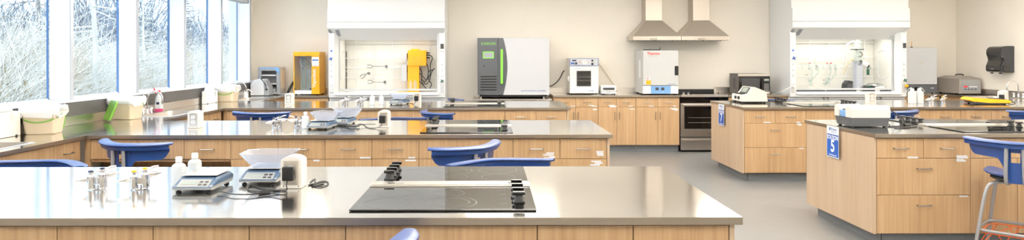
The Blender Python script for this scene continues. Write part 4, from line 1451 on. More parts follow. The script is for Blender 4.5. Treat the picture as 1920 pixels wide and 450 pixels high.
MB().prism(lp, -.004, .029, 'y').build('door_edge', 'dark_grey', t)
rp = [(ex_(1030), ez(178)), (ex_(1030), ez(71.2)), *[(arc(p) + .003, ez(p)) for p in pys[::-1]]]
MB().prism(rp, 0, .029, 'y').build('door', 'chamber_grey', t)
MB().prism(rrect(ex_(938.6), ex_(943), ez(157.5), ez(92), .018, 6), -.035, -.0045, 'y', .008, 3).build('door_handle', 'lime', t)
sc_ = MB().prism(rrect(ex_(905.2), ex_(926.2), ez(109.6), ez(96.6), .012), -.006, -.0002, 'y', .002).build('screen_bezel', 'lime', t)
MB().box(ex_(907), ex_(924.5), -.0072, -.0062, ez(107.8), ez(98.4)).build('screen', 'mid_grey', sc_)
lettering('CARON', .056, 'lime', t, (ex_(916), -.0008, ez(82)), sx=1.2)
MB().box(ex_(907), ex_(908.8), -.004, -.0002, ez(125), ez(121.5)).build('switch', 'black', t)
v = MB()
for k in range(6):
    z = ez(143.5 + 5.0 * k)
    v.prism(rrect(ex_(900.8), ex_(931.2), z - .009, z + .009, .006), -.003, -.0002, 'y')
v.build('vent_slots', 'black', t)
lettering('ENVIRONMENTAL CHAMBER', .032, 'text_blue', t, (ex_(1000), -.0008, ez(170.5)), sx=.96)
MB().box(ex_(899), ex_(1026), .05, .68, .026, zb_ - .001).build('plinth', 'black', t, flat=True)
for px in (901.5, 1020):
    for y in (.08, .62):
        MB().lathe([(.022, 0), (.022, .008), (.010, .014), (.010, .034)], (ex_(px), y - .035 if y < .2 else y, 0), n=16).build('foot', 'steel', t)
MB().box(ex_(1029.6), ex_(1030.8), .3, .36, ez(80), ez(74)).build('hinge', 'charcoal', t)
t = thing('electric_lead', 'black lead looping from the big chamber up to the small vacuum oven', 'cord', (0, 0, 0))
MB().tube([(.985, 11.7, .925), (.985, 11.75, 1.02), (1.06, 11.75, 1.03), (1.18, 11.76, 1.13), (1.245, 11.77, 1.275), (1.275, 11.77, 1.29)], .008, n=8, smooth=2).build('cable', 'black', t)

d = 11.33
def place_box(px0, px1, base=ZT + .001):
    return PX((px0 + px1) / 2, d), PX(px1, d) - PX(px0, d)
# vacuum oven
x, w = place_box(1068, 1122.5)
t = thing('vacuum_oven', 'small white oven with a dark window and blue-grey control strip', 'oven', (x, d, ZT))
hz = PZ(109, d, 1095) - ZT
w /= 2
MB().box(-w, w, .02, .43, .014, hz, .006).build('body', 'offwhite', t)
do = MB().box(-w + .004, w - .004, -.012, .0195, .022, hz - .132, .006).build('door', 'white', t)
MB().box(-w + .105, w - .12, -.016, -.0122, .125, hz - .20, .003).build('window_frame', 'pale_grey', do)
MB().box(-w + .115, w - .13, -.0175, -.0162, .135, hz - .21).build('window', 'black_gloss', do)
sh = MB()
for z in (.225, .285):
    sh.box(-w + .118, w - .133, -.0182, -.0176, z, z + .004)
sh.build('shelf', 'taupe', do, flat=True)
lettering('VWR', .04, 'text_blue', do, (-.02 + w * .55, -.0126, .055), sx=1.1)
lettering('symphony', .026, 'panel_blue', do, (-w + .13, -.0126, hz - .165))
cp = MB().box(-w + .002, w - .002, -.006, .0195, hz - .128, hz - .004, .004).build('control_strip', 'pale_grey', t)
fr = MB()
fr.box(-w + .002, w - .002, -.0075, -.0062, hz - .128, hz - .120).box(-w + .002, w - .002, -.0075, -.0062, hz - .012, hz - .004).box(-w + .002, -w + .01, -.0075, -.0062, hz - .119, hz - .013).box(w - .01, w - .002, -.0075, -.0062, hz - .119, hz - .013)
fr.build('strip_border', 'text_blue', cp)
MB().box(-w + .035, -w + .11, -.0085, -.0063, hz - .05, hz - .028).build('display', 'navy', cp)
MB().box(-w + .02, -w + .075, -.0085, -.0063, hz - .10, hz - .068).build('key_pad', 'text_blue', cp)
for xx, zz, rr, mm in ((-w + .105, hz - .085, .018, 'navy'), (w - .105, hz - .04, .014, 'black'), (w - .105, hz - .095, .018, 'black')):
    MB().cyl((xx, -.024, zz), (xx, -.0063, zz), rr, n=18).build('knob', mm, cp)
MB().cyl((.005, -.010, hz - .066), (.005, -.0063, hz - .066), .038, n=28).build('gauge', 'white', cp)
MB().box(.002, .008, -.0115, -.0102, hz - .07, hz - .045).build('gauge_needle', 'red', cp)
MB().cyl((-w + .165, -.011, hz - .06), (-w + .165, -.0063, hz - .06), .008, n=12).build('pilot_lamp', 'red', cp)
MB().box(-w - .03, -w - .001, .02, .05, .22, .30, .004).build('door_latch', 'white', t)
for sx in (-w + .04, w - .04):
    for sy in (.05, .39):
        MB().cyl((sx, sy, .0008), (sx, sy, .0135), .016, n=12).build('foot', 'rubber', t)
# small balance
d = 11.25
x, w = place_box(1127.5, 1157)
t = thing('balance', 'small white balance with a dark slot between the two white ovens', 'balance', (x, d, ZT))
w /= 2
MB().prism([(0, .014), (-.0, .03), (.03, .052), (.28, .052), (.28, .014)], -w, w, 'x', .006).build('base', 'pale_grey', t)
MB().prism([(.04, .0525), (.055, .125), (.10, .15), (.25, .15), (.28, .12), (.28, .0525)], -w + .004, w - .004, 'x', .012, 3).build('cover', 'white', t)
MB().box(-w + .035, w - .035, .033, .048, .075, .112, .003).build('slot', 'charcoal', t)
MB().box(-.05, .02, .008, .018, .036, .044).build('display', 'lcd', t)
for sx in (-.09, .09):
    for y in (.03, .25):
        MB().cyl((sx, y, .0008), (sx, y, .0135), .012, n=12).build('foot', 'rubber', t)
t = thing('electric_lead', 'cream cord drooping down the wall to the small white balance', 'cord', (0, 0, 0))
MB().tube([(1.80, 11.77, 1.44), (1.90, 11.775, 1.36), (2.03, 11.775, 1.16), (2.10, 11.768, 1.06), (2.12, 11.75, 1.025), (2.13, 11.68, .98), (2.13, 11.55, .925)], .005, n=8, smooth=2).build('cable', 'cord_tan', t)
t = thing('paper_sheet', 'white sheet of paper lying by the small white balance', 'paper', (PX(1120, 11.18), 11.16, ZT + .0006), .25)
MB().box(-.09, .05, -.05, .05, 0, .0012).build('sheet', 'paper', t, flat=True)
# large oven
d = 11.17
x, w = place_box(1205.5, 1271.8)
t = thing('lab_oven', 'large white laboratory oven with a blue control panel and black latch', 'oven', (x, d, ZT))
w /= 2
hz = PZ(94.5, d, 1240) - ZT
MB().box(-w, w, .035, .60, .016, hz, .006).build('body', 'oven_grey', t)
do = MB().box(-w, w, -.012, .034, .155, hz - .01, .008).build('door', 'oven_grey', t)
lettering('Thermo', .062, 'text_red', do, (-w + .165, -.0128, hz - .052), bold=.0012)
lettering('SCIENTIFIC', .024, 'mid_grey', do, (-w + .165, -.0128, hz - .092), space=1.25)
MB().box(w - .062, w - .004, -.03, -.0122, hz - .40, hz - .25, .008).build('latch', 'black', do)
MB().box(-w + .05, -w + .125, -.0132, -.0122, .165, .235).build('warning_sticker', 'yellow', do)
MB().box(-w + .065, -w + .11, -.0132, -.0122, .236, .29).build('notice_sticker', 'paper', do)
MB().box(-w + .07, -w + .085, -.0138, -.0133, .25, .28).build('sticker_mark', 'red', do)
lo = MB().box(-w, w, -.005, .034, .018, .148, .006).build('lower_panel', 'white', t)
cp = MB().box(-w + .125, w - .125, -.008, -.0052, .020, .146, .002).build('control_panel', 'panel_blue', lo)
for xx in (-w + .225, w - .255):
    MB().box(xx - .026, xx + .026, -.011, -.0083, .075, .118, .002).build('display', 'charcoal', cp)
MB().cyl((w - .24, -.012, .045), (w - .24, -.0083, .045), .006, n=10).build('button', 'white', cp)
MB().box(w - .17, w - .05, -.0129, -.0122, .172, .178).build('marking', 'text_blue', do)
MB().box(-w - .0025, -w - .0005, .16, .30, .27, .56).build('notice', 'paper', t)
MB().tube([(-w + .04, .15, hz + .004), (-w + .04, .15, hz + .012), (.04, .2, hz + .012), (.04, .2, hz + .05)], .006, n=8).build('top_lead', 'black', t)
for sx in (-w + .04, w - .04):
    for sy in (.06, .58):
        MB().cyl((sx, sy, .0008), (sx, sy, .0155), .018, n=12).build('foot', 'rubber', t)
# microwave
d = 11.24
x, w = place_box(1384.5, 1443.5)
t = thing('microwave', 'black and steel microwave on the worktop right of the range', 'microwave', (x, d, ZT))
w /= 2
hz = PZ(138.5, d, 1414) - ZT
MB().box(-w, w, .025, .42, .014, hz, .004).build('case', 'microwave_side', t)
MB().box(-w, w, -.0, .0245, .014, .045, .002).box(-w, w, 0, .0245, hz - .038, hz, .002).build('steel_band', 'steel', t)
do = MB().box(-w, w - .115, -.004, .0245, .046, hz - .039, .003).build('door', 'black_gloss', t)
MB().box(-w + .05, w - .165, -.0052, -.0042, .085, hz - .075).build('door_window', 'charcoal', do)
MB().tube([(w - .135, -.004, .07), (w - .135, -.03, .08), (w - .135, -.03, hz - .075), (w - .135, -.004, hz - .065)], .007, n=8).build('door_handle', 'black', do)
cp = MB().box(w - .113, w, -.004, .0245, .046, hz - .039, .003).build('keypad', 'black', t)
MB().box(w - .095, w - .018, -.0055, -.0043, hz - .115, hz - .08).build('display', 'lcd', cp)
ks = MB()
for r_ in range(5):
    for k in range(3):
        ks.box(w - .093 + .026 * k, w - .075 + .026 * k, -.0055, -.0043, .06 + .025 * r_, .072 + .025 * r_)
ks.build('key_legends', 'scale_grey', cp, flat=True)
v = MB()
for k in range(6):
    v.box(-w - .0018, -w - .0003, .14, .24, .09 + .03 * k, .105 + .03 * k)
v.build('vent_slots', 'black', t, flat=True)
for sx in (-w + .04, w - .04):
    for sy in (.06, .38):
        MB().cyl((sx, sy, .0008), (sx, sy, .0135), .014, n=12).build('foot', 'rubber', t)
# yellow distillation cabinet
d = 11.28
x, w = place_box(549.5, 599)
t = thing('distillation_unit', 'yellow distillation cabinet with a clear front and glassware inside', 'distillation unit', (x, d, ZT))
w /= 2
hz = PZ(97.3, d, 575) - ZT
sp = .085
m = MB()
m.box(-w, w, .0, .42, hz - .068, hz, .006); m.box(-w, -w + .016, .02, .42, .014, hz - .069); m.box(-w + .016, .085, .40, .42, .014, hz - .069)
m.build('housing', 'yellow', t)
m = MB().box(.085, w, .0, .42, .014, hz - .069, .005)
for k in range(5):
    m.box(.10 + .022 * k, .110 + .022 * k, -.004, -.0, .02, .40, .001)
m.build('side_column', 'yellow', t)
MB().box(-w + .017, .084, .02, .399, .014, .075, .004).build('drip_tray', 'white', t)
MB().box(-w + .017, .084, .38, .398, .076, hz - .07).build('back_lining', 'hood_liner', t, flat=True)
cp = MB().box(.092, w - .008, -.006, -.0003, .47, hz - .085, .002).build('control_panel', 'paper', t)
MB().box(.10, w - .018, -.0075, -.0062, hz - .145, hz - .122).build('display', 'text_blue', cp)
for dz in (.225, .29):
    MB().cyl((.145, -.012, hz - dz), (.145, -.0062, hz - dz), .013, n=14).build('button', 'pale_grey', cp)
lettering('Vapodest', .078, 'text_white', t, (.128, -.0052, .27), (PI / 2, -PI / 2, 0), bold=.001)
g = MB()
g.cyl((-.10, .2, .10), (-.10, .2, .42), .026, n=18); g.sph((-.08, .2, .50), .055, n=18); g.cyl((-.03, .2, .10), (-.03, .2, .40), .02, n=16)
g.tube([(-.08, .2, .55), (-.07, .2, .60), (0, .2, .60), (.03, .2, .54), (.03, .2, .3)], .012, n=10, smooth=2)
g.sph((.04, .22, .48), .035, n=16)
g.build('glassware', 'clear_glass', t)
MB().tube([(-.13, .15, .6), (-.14, .14, .5), (-.09, .14, .45), (-.11, .15, .42)], .006, n=8, smooth=2).tube([(.0, .15, .58), (.05, .14, .55), (.06, .15, .45)], .006, n=8, smooth=2).build('hoses', 'white', t)
MB().box(-.11, .0, .01, .019, hz - .115, hz - .09, .002).build('top_clip', 'dark_grey', t)
MB().sph((-.095, .15, .435), .016, n=12).build('stopper', 'charcoal', t)
dr = MB().box(-w + .019, .082, .002, .006, .078, hz - .072).build('clear_door', 'window_glass', t, flat=True)
for xx, zz in ((-w + .03, .10), (.07, .10), (.07, hz - .10)):
    MB().box(xx - .011, xx + .011, -.003, .0015, zz - .011, zz + .011, .002).build('door_clip', 'charcoal', dr)
for sx in (-w + .04, w - .04):
    for sy in (.05, .38):
        MB().cyl((sx, sy, .0008), (sx, sy, .0135), .015, n=12).build('foot', 'rubber', t)
t = thing('hose', 'thick black hose bent up the wall between the grey instrument and the yellow cabinet', 'hose', (0, 0, 0))
MB().tube([(-3.40, 11.68, .925), (-3.385, 11.72, .99), (-3.33, 11.75, 1.10), (-3.27, 11.755, 1.15), (-3.22, 11.755, 1.165)], .02, n=12, smooth=2).build('tube', 'charcoal', t)
MB().cyl((-3.215, 11.755, 1.165), (-3.19, 11.755, 1.168), .026, n=14).build('fitting', 'black', t)
t = thing('tubing_bundle', 'grey tubing lying on the worktop left of the yellow cabinet', 'tubing', (0, 0, 0))
for k in range(4):
    MB().tube([(-3.46 + .01 * k, 11.52 - .07 * k, ZT + .011), (-3.36, 11.50 - .07 * k, ZT + .012), (-3.28, 11.48 - .07 * k, ZT + .011), (-3.245 + .004 * k, 11.60 - .05 * k, ZT + .011)], .009, n=8, smooth=2).build('tube', 'mid_grey', t)
t = thing('cable_bundle', 'small bunch of dark leads right of the yellow cabinet', 'cord', (0, 0, 0))
for k in range(4):
    MB().tube([(-2.70, 11.70 - .02 * k, ZT + .006), (-2.69 + .01 * k, 11.69 - .02 * k, ZT + .10), (-2.66 + .012 * k, 11.70 - .02 * k, ZT + .14 - .02 * k), (-2.63, 11.68 - .03 * k, ZT + .006)], .006, n=8, smooth=2).build('cable', 'black', t)
MB().box(-2.69, -2.66, 11.60, 11.63, ZT + .0008, ZT + .03, .003).build('plug', 'red', t)
# grey instrument with open shelves
d = 11.30
x, w = place_box(483.5, 524.5)
t = thing('analyser', 'blue-grey framed instrument with white shelves, in the back left corner', 'instrument', (x, d, ZT))
w /= 2
hz = PZ(126, d, 504) - ZT
m = MB().box(-w, w, .30, .32, .014, hz).box(-w, -w + .02, .03, .30, .014, hz).box(w - .02, w, .03, .30, .014, hz).box(-w + .02, w - .02, .03, .30, hz - .02, hz).box(-w + .02, w - .02, .03, .30, .014, .05)
m.build('case', 'pale_grey', t, flat=True)
fr = MB()
fr.box(-w, -w + .055, 0, .029, .014, hz - .0, .006); fr.box(w - .055, w, 0, .029, .014, hz, .006); fr.box(-w + .056, w - .056, 0, .029, hz - .06, hz, .006); fr.box(-w + .056, w - .056, 0, .029, .014, .055, .006)
fr.build('front_frame', 'mid_grey', t)
MB().prism([(w - .10, hz - .02), (w - .01, hz - .02), (w - .005, hz - .115)], -.004, -.0005, 'y').build('badge', 'panel_blue', t)
MB().box(-w + .03, w - .03, -.004, -.0005, hz - .022, hz - .006).build('top_strip', 'panel_blue', t)
for z in (.17, .31):
    MB().box(-w + .021, w - .021, .04, .29, z, z + .02).build('shelf', 'white', t)
for k in range(3):
    MB().cyl((-.05 + .055 * k, .10, .075), (-.03 + .055 * k, .24, .095), .025, n=16).build('vial', 'white', t)
MB().box(w + .0005, w + .003, .03, .3, .1, hz - .05).build('side_plate', 'offwhite', t)
d = 11.02
x, w = place_box(469, 504)
t = thing('sample_printer', 'light grey device with rounded top, in front of the blue-grey instrument', 'printer', (x, d, ZT))
w /= 2
hz = PZ(147, d, 485) - ZT
MB().prism([(-w, .006), (w - .08, .006), (w - .08, hz - .02), (-w + .16, hz), (-w + .05, hz - .03), (-w, hz - .09)], .0, .24, 'y', .012, 3).build('shell', 'pale_grey', t)
MB().prism([(w - .078, .006), (w, .006), (w - .005, .13), (w - .055, hz - .05), (w - .078, hz - .03)], .01, .235, 'y', .006).build('front_module', 'mid_grey', t)
MB().prism([(-w + .17, hz - .012), (w - .10, hz - .028), (w - .045, hz - .10), (w - .035, hz - .17), (w - .06, hz - .10), (w - .11, hz - .012), (-w + .17, hz + .004)], -.004, .25, 'y').build('lid_edge', 'charcoal', t)
MB().box(w - .055, w - .025, -.003, .009, .09, .115).build('socket', 'black', t)


# ------------------------------------------------------------------ along the windows
def bin_proto(label, group):
    t = thing('waste_bin', label, 'bin', (0, 0, 0), 0, group)
    def L(w, d, z, r=.03):
        return [(x, y, z) for x, y in rrect(-w, w, -d, d, r, 7)]
    MB().loft([L(.105, .085, .001), L(.112, .092, .01), L(.136, .112, .188), L(.140, .116, .19), L(.140, .116, .20), L(.133, .109, .20), L(.108, .088, .014)], True, True).build('tub', 'bin_tan', t, norm=False)
    R = random.Random(4)
    def W(w, d, z, j, dz=0):
        return [(x * (1 + R.uniform(-j, j)), y * (1 + R.uniform(-j, j)), zz + R.uniform(-dz, dz)) for x, y, zz in L(w, d, z, .04)]
    MB().loft([W(.142, .118, .150, .03, .022), W(.149, .125, .168, .035, .006), W(.150, .126, .192, .03, .008), W(.146, .122, .216, .04, .012), W(.130, .106, .229, .03, .010), W(.118, .095, .20, .02, .004), W(.108, .088, .12, .02)], False, False).build('liner', 'liner', t, ang=1.2, norm=False)
    h = [(-.140, -.02, .175)]
    for k in range(1, 12):
        a = PI * k / 12
        h.append((-.150 * math.cos(a), -.02 - .115 * math.sin(a), .175 - .075 * math.sin(a)))
    h.append((.140, -.02, .175))
    MB().tube(h, .006, n=8, smooth=1).build('handle', 'green_lid', t)
    return t


BGR = 'tan waste bins with liners'
bi0 = bin_proto('tan bin with a white liner and green handle, right of the large white dispenser', BGR)
bi0.location = (-3.665, 5.70, ZT); bi0.rotation_euler = (0, 0, .2)
dup(bi0, (-3.665, 7.00, ZT), 3.0, 'tan bin with a white liner, left of the pink spray bottle')
dup(bi0, (-3.66, 9.68, ZT), -.1, 'tan bin with a white liner, beside the white dispenser near the back corner')
# lids hanging behind the first two bins
def lid(label, x, y, rz, tilt):
    t = thing('bin_lid', label, 'lid', (x, y, ZT), rz, 'green bin lids')
    M = Matrix.Translation((0, 0, .012)) @ Matrix.Rotation(tilt, 4, 'X')
    MB().prism(rrect(-.115, .115, .0, .20, .03, 4), 0, .018, 'z', .005).xf(M).build('plate', 'green_lid', t)
    MB().tube([(x_, y_, -.004) for x_, y_ in rrect(-.095, .095, .02, .18, .025, 4)], .006, n=6, closed=True).xf(M).build('rim', 'green_lid', t)
    return t


lid('green lid leaning behind the first tan bin, beside the large white dispenser', -3.70, 5.84, 0, 1.30)
lid('green lid leaning left of the second tan bin, against the grey backsplash', -3.69, 6.69, -.85, 1.2)


def dispenser(label, x, y0, y1, s, hz):
    """wipe dispenser against the window wall, its front facing the room (+X)"""
    t = thing('wipe_dispenser', label, 'dispenser', (x, (y0 + y1) / 2, ZT), 0, 'white wipe dispensers under the windows')
    w = (y1 - y0) / 2
    poly = [(-w, .002), (w, .002), (w, hz - .015), (w - .012, hz), (-w + .012, hz + .004), (-w, hz - .012)]
    MB().prism(poly, -.060, .0, 'x', .004, 2).build('case', 'white' if s else 'offwhite', t)
    MB().prism([(w * -.45 - .05, hz + .0045), (w * .72, hz + .0015), (w * .60, hz + .05), (-w * .45, hz + .062)], -.058, -.015, 'x', .008, 2).build('top_flap', 'white', t)
    n = [(w * .55 + a * .018, hz - .012 - b) for a, b in ((-1, 0), (1, 0), (1, .03), (.75, .05), (.3, .062), (-.3, .062), (-.75, .05), (-1, .03))]
    MB().prism(n, .0003, .002, 'x').build('thumb_notch', 'beige' if not s else 'mid_grey', t)
    MB().box(.0003, .0015, -w + .02, -w + .09, .03, .036).build('marking', 'mid_grey', t)
    for yy in (-w + .04, w - .05):
        MB().box(-.02, .0028, yy - .01, yy + .01, .0008, .014).build('clip', 'charcoal', t)
    return t


dispenser('large white wipe dispenser at the left edge under the window', -3.755, 5.12, 5.55, 0, .198)
dispenser('white wipe dispenser near the back corner, left of the third tan bin', -3.735, 9.14, 9.52, 1, .165)
t = thing('spray_bottle', 'clear spray bottle of pink liquid with a red trigger, by the middle sink', 'spray bottle', (-3.768, 7.90, ZT))
MB().lathe([(.040, .001), (.044, .006), (.044, .036)], n=28, sy=.75).build('pink_liquid', 'pink', t)
MB().lathe([(.044, .0365), (.044, .13), (.036, .165), (.020, .195), (.015, .205), (.015, .218)], n=28, sy=.75).build('bottle', 'milky', t)
lp = MB().box(-.022, .026, -.0345, -.033, .055, .12, .0005).build('label_patch', 'pale_grey', t)
MB().box(-.014, .018, -.0352, -.0346, .085, .112).build('label_print', 'navy', lp)
MB().lathe([(.0175, .2185), (.0175, .238), (.014, .242)], n=20).build('collar', 'red', t)
MB().prism([(-.03, .243), (.022, .243), (.018, .268), (-.01, .276), (-.045, .272), (-.045, .26)], -.012, .012, 'y', .003).build('spray_head', 'white', t)
MB().prism([(-.045, .274), (-.062, .268), (-.058, .25), (-.040, .215), (-.034, .218), (-.04, .25)], -.008, .008, 'y', .002).build('trigger', 'red', t)
t = thing('tap_filter', 'small white water filter beside the back left sink', 'filter', (-3.735, 10.62, ZT))
MB().lathe([(.035, .001), (.035, .06), (.022, .075), (.022, .11), (0, .115)], n=20).build('body', 'white', t)
MB().tube([(0, 0, .1), (.04, 0, .13), (.09, 0, .09)], .008, n=8, smooth=2).build('hose', 'white', t)

# ------------------------------------------------------------------ right benches
# spectrometer on the nearer right bench
t = thing('spectrometer', 'white-topped dark grey spectrometer above the STATION 5 sign', 'spectrometer', (3.165, 6.07, ZT))
W, D = .335, .28
MB().loft([[(.012, .01, .009), (W - .012, .01, .009), (W - .012, D - .01, .009), (.012, D - .01, .009)], [(-.004, -.004, .082), (W, -.004, .082), (W, D, .082), (-.004, D, .082)]]).build('base', 'dark_grey', t, ang=.3)
def hump(y0, y1, z1):
    r = .045
    return [(y0, .083)] + [(y0 + r - r * math.cos(a), z1 - r + r * math.sin(a)) for a in [PI / 2 * k / 8 for k in range(9)]] + [(y1 - r * .7 + r * .7 * math.sin(a), z1 - r * .7 + r * .7 * math.cos(a)) for a in [PI / 2 * k / 6 for k in range(7)]] + [(y1, .083)]
MB().prism(hump(-.008, .088, .188), -.006, W + .006, 'x', .004, 2).build('front_cover', 'offwhite', t)
MB().prism(hump(.205, .285, .188), -.006, W * .62, 'x', .004, 2).build('rear_cover', 'offwhite', t)
MB().box(.085, W + .003, .0885, .2045, .0832, .182, .006).build('lid', 'offwhite', t)
MB().box(.004, .083, .0895, .2035, .0832, .140, .004).build('sample_tray', 'panel_blue', t)
MB().box(.02, .083, .10, .19, .1405, .150, .003).build('cell_holder', 'charcoal', t)
for sx in (.03, W - .03):
    for sy in (.03, D - .03):
        MB().cyl((sx, sy, .0008), (sx, sy, .0086), .014, n=12).build('foot', 'rubber', t)
t = thing('electric_lead', 'looped black cables beside the white and grey spectrometer', 'cord', (0, 0, 0))
MB().tube([(3.52, 6.2, ZT + .02), (3.56, 6.3, ZT + .08), (3.62, 6.38, ZT + .13), (3.72, 6.4, ZT + .12), (3.78, 6.36, ZT + .05), (3.76, 6.3, ZT + .006)], .005, n=8, smooth=2).build('cable', 'black', t)
MB().tube([(3.52, 6.22, ZT + .03), (3.54, 6.3, ZT + .14), (3.56, 6.34, ZT + .16), (3.54, 6.28, ZT + .05), (3.58, 6.2, ZT + .006)], .005, n=8, smooth=2).build('cable', 'black', t)
MB().tube([(3.50, 6.12, ZT + .006), (3.60, 6.10, ZT + .006), (3.70, 6.17, ZT + .006), (3.80, 6.2, ZT + .006)], .005, n=8, smooth=2).build('cable', 'black', t)
MB().tube([(3.50, 6.0, ZT + .006), (3.58, 5.98, ZT + .006), (3.68, 6.05, ZT + .006), (3.78, 6.13, ZT + .006)], .005, n=8, smooth=2).build('cable', 'black', t)
MB().tube([(3.66, 6.12, ZT + .014), (3.72, 6.14, ZT + .014)], .013, n=10).build('connector', 'black', t)
# spectrophotometer on the farther right bench
t = thing('colorimeter', 'beige sloped instrument with a tilted screen above the station 7 sign', 'instrument', (3.33, 9.16, ZT))
pr = [(0, .022), (.345, .022), (.33, .148), (.25, .185), (.175, .212), (.145, .212), (.085, .118), (0, .112)]
MB().prism(pr, 0, .37, 'y', .006, 2).build('case', 'beige', t)
M = Matrix.Translation((.115, .185, .165)) @ Matrix.Rotation(-math.atan2(.094, .06), 4, 'Y')
sc_ = MB().box(-.052, .048, -.13, .13, .001, .006, .002).xf(M).build('screen_frame', 'charcoal', t)
MB().box(-.035, .035, -.095, .095, .0062, .0075).xf(M).build('screen', 'lcd', sc_)
fpl = MB().box(-.004, -.0005, .01, .36, .03, .108, .002).build('front_plate', 'white', t)
for y in (.085, .20):
    MB().cyl((-.022, y, .07), (-.0042, y, .07), .020, .022, 18).build('knob', 'black', fpl)
MB().box(.01, .07, .06, .30, .1135, .128, .004).build('sample_lid', 'black', t)
MB().box(.012, .335, .012, .36, .012, .0215).build('underside', 'black', t)
for sx in (.03, .31):
    for sy in (.03, .33):
        MB().cyl((sx, sy, .0008), (sx, sy, .0118), .014, n=12).build('foot', 'rubber', t)
MB().tube([(.345, .25, .03), (.38, .26, .02), (.39, .22, .006)], .006, n=8, smooth=1).build('cord', 'black', t)
# yellow scale
t = thing('field_scale', 'flat yellow and black scale lying on the far right bench', 'scale', (6.45, 9.02, ZT), -.25)
poly = [(-.24, .055), (-.20, .082), (.20, .06), (.235, .035), (.215, .02), (-.02, .02), (-.20, .035)]
MB().prism(poly, -.16, .16, 'y', .005, 2).build('housing', 'yellow', t)
MB().prism([(-.20, .034), (-.02, .019), (.215, .019), (.20, .008), (-.18, .010)], -.15, .15, 'y').build('underside', 'charcoal', t)
M = Matrix.Translation((.09, 0, .0675)) @ Matrix.Rotation(math.atan2(.022, .40), 4, 'Y')
MB().box(-.12, .10, -.12, .12, 0.001, .006, .002).xf(M).build('display_panel', 'charcoal', t)
M = Matrix.Translation((-.10, 0, .078)) @ Matrix.Rotation(math.atan2(.022, .40), 4, 'Y')
MB().box(-.09, .08, -.13, .13, .0012, .006, .002).xf(M).build('platform', 'steel', t)
for sx in (-.15, .17):
    for sy in (-.11, .11):
        MB().cyl((sx, sy, .0008), (sx, sy, .0085), .015, n=12).build('foot', 'rubber', t)


# ------------------------------------------------------------------ signs
def sign(label, y, z, num, lines):
    t = thing('station_sign', label, 'sign', (3.0705, y, z), -PI / 2, 'station signs on the bench ends')
    MB().box(-.108, .108, -.0014, -.0002, -.14, .14).build('sheet', 'paper', t, flat=True)
    MB().box(-.102, .102, -.0020, -.0015, -.133, .066).build('blue_field', 'sign_blue', t, flat=True)
    lettering('STATION', .050, 'text_white', t, (0, -.0022, .036), bold=.0014, sx=.92, depth=.0003)
    lettering(num, .150, 'text_white', t, (0, -.0022, -.042), bold=.004, depth=.0003)
    lettering(lines, .019, 'text_white', t, (0, -.0022, -.118), bold=.0004, depth=.0003)
    lettering('Brescia', .036, 'text_blue', t, (.016, -.0016, .112), bold=.0004, depth=.0003)
    lettering('UNIVERSITY COLLEGE', .0095, 'text_blue', t, (.018, -.0016, .086), depth=.0003)
    MB().prism([(-.064, .124), (-.044, .124), (-.044, .105), (-.054, .094), (-.064, .105)], -.0020, -.0015, 'y').build('emblem', 'sign_blue', t, flat=True)
    return t


sign('blue and white sign reading STATION 5', 6.205, .768, '5', 'Food Science Lab')
sign('blue and white sign reading station 7, farther back', 9.19, .757, '7', 'Food Science Lab')

# ------------------------------------------------------------------ back right corner
t = thing('incubator', 'tall grey incubator with a dark control base, right of the right fume hood', 'incubator', (6.645, 11.35, ZT))
W = PX(1755.5, 11.36) - 6.645
hz = PZ(89, 11.36, 1725) - ZT
MB().box(0, W, .03, .42, .014, hz, .008).build('body', 'pale_grey', t)
MB().box(.002, W - .002, -.015, .0295, .155, hz - .004, .008).build('door', 'pale_grey', t)
cb = MB().prism([(-.004, .014), (-.03, .02), (.0, .150), (.0295, .150), (.0295, .014)], .002, W - .002, 'x', .003).build('control_base', 'dark_grey', t)
MB().cyl((W * .48, -.052, .088), (W * .48, -.016, .09), .022, n=18).build('knob', 'black', cb)
MB().box(.03, .045, -.0225, -.019, .085, .10).build('mark', 'scale_grey', cb)
MB().box(.06, .15, -.0225, -.019, .082, .09).build('mark', 'scale_grey', cb)
MB().box(W - .11, W - .06, -.0225, -.019, .085, .105).build('mark', 'scale_grey', cb)
MB().box(W * .55, W * .66, -.0165, -.0153, .50, .507).build('rust_mark', 'cord_tan', t)
for sx in (.04, W - .04):
    for sy in (.06, .38):
        MB().cyl((sx, sy, .0008), (sx, sy, .0135), .016, n=12).build('foot', 'rubber', t)
t = thing('thermometer', 'short yellow thermometer standing in the top of the grey incubator', 'thermometer', (7.03, 11.55, ZT + hz))
MB().lathe([(.018, .0008), (.018, .012), (.006, .016)], n=16).build('socket', 'charcoal', t)
MB().cyl((0, 0, .014), (0, 0, .10), .005, n=10).build('stem', 'yellow', t)
t = thing('centrifuge', 'squat taupe centrifuge with a sloping control panel in the back right corner', 'centrifuge', (7.705, 11.40, ZT), 0)
w, dd = .175, .29
MB().box(-w, w, -dd, dd, .014, .255, .012).build('cabinet', 'taupe', t)
MB().loft([[(-w + .004, -dd + .004, .2555), (w - .004, -dd + .004, .2555), (w - .004, dd - .004, .2555), (-w + .004, dd - .004, .2555)], [(-.11, -.12, .295), (.11, -.12, .295), (.11, .16, .295), (-.11, .16, .295)]]).build('lid', 'taupe', t, ang=.2)
MB().tube([(-.06, -.03, .296), (-.06, -.03, .318), (.06, -.03, .318), (.06, -.03, .296)], .009, n=8, smooth=1).build('lid_handle', 'black', t)
fp = MB().box(-w + .02, w - .02, -dd - .006, -dd - .0005, .05, .24, .004).build('front_panel', 'scale_grey', t)
cp = MB().box(-w + .045, w - .045, -dd - .009, -dd - .0063, .065, .15, .002).build('control_panel', 'mid_grey', fp)
MB().box(-w + .06, -w + .12, -dd - .0105, -dd - .0093, .115, .14).build('red_display', 'red', cp)
for k in range(4):
    MB().box(-w + .07 + .055 * k, -w + .10 + .055 * k, -dd - .0105, -dd - .0093, .076, .092).build('key', 'charcoal', cp)
MB().box(-w + .15, w - .07, -dd - .0105, -dd - .0093, .118, .135).build('marking', 'paper', cp)
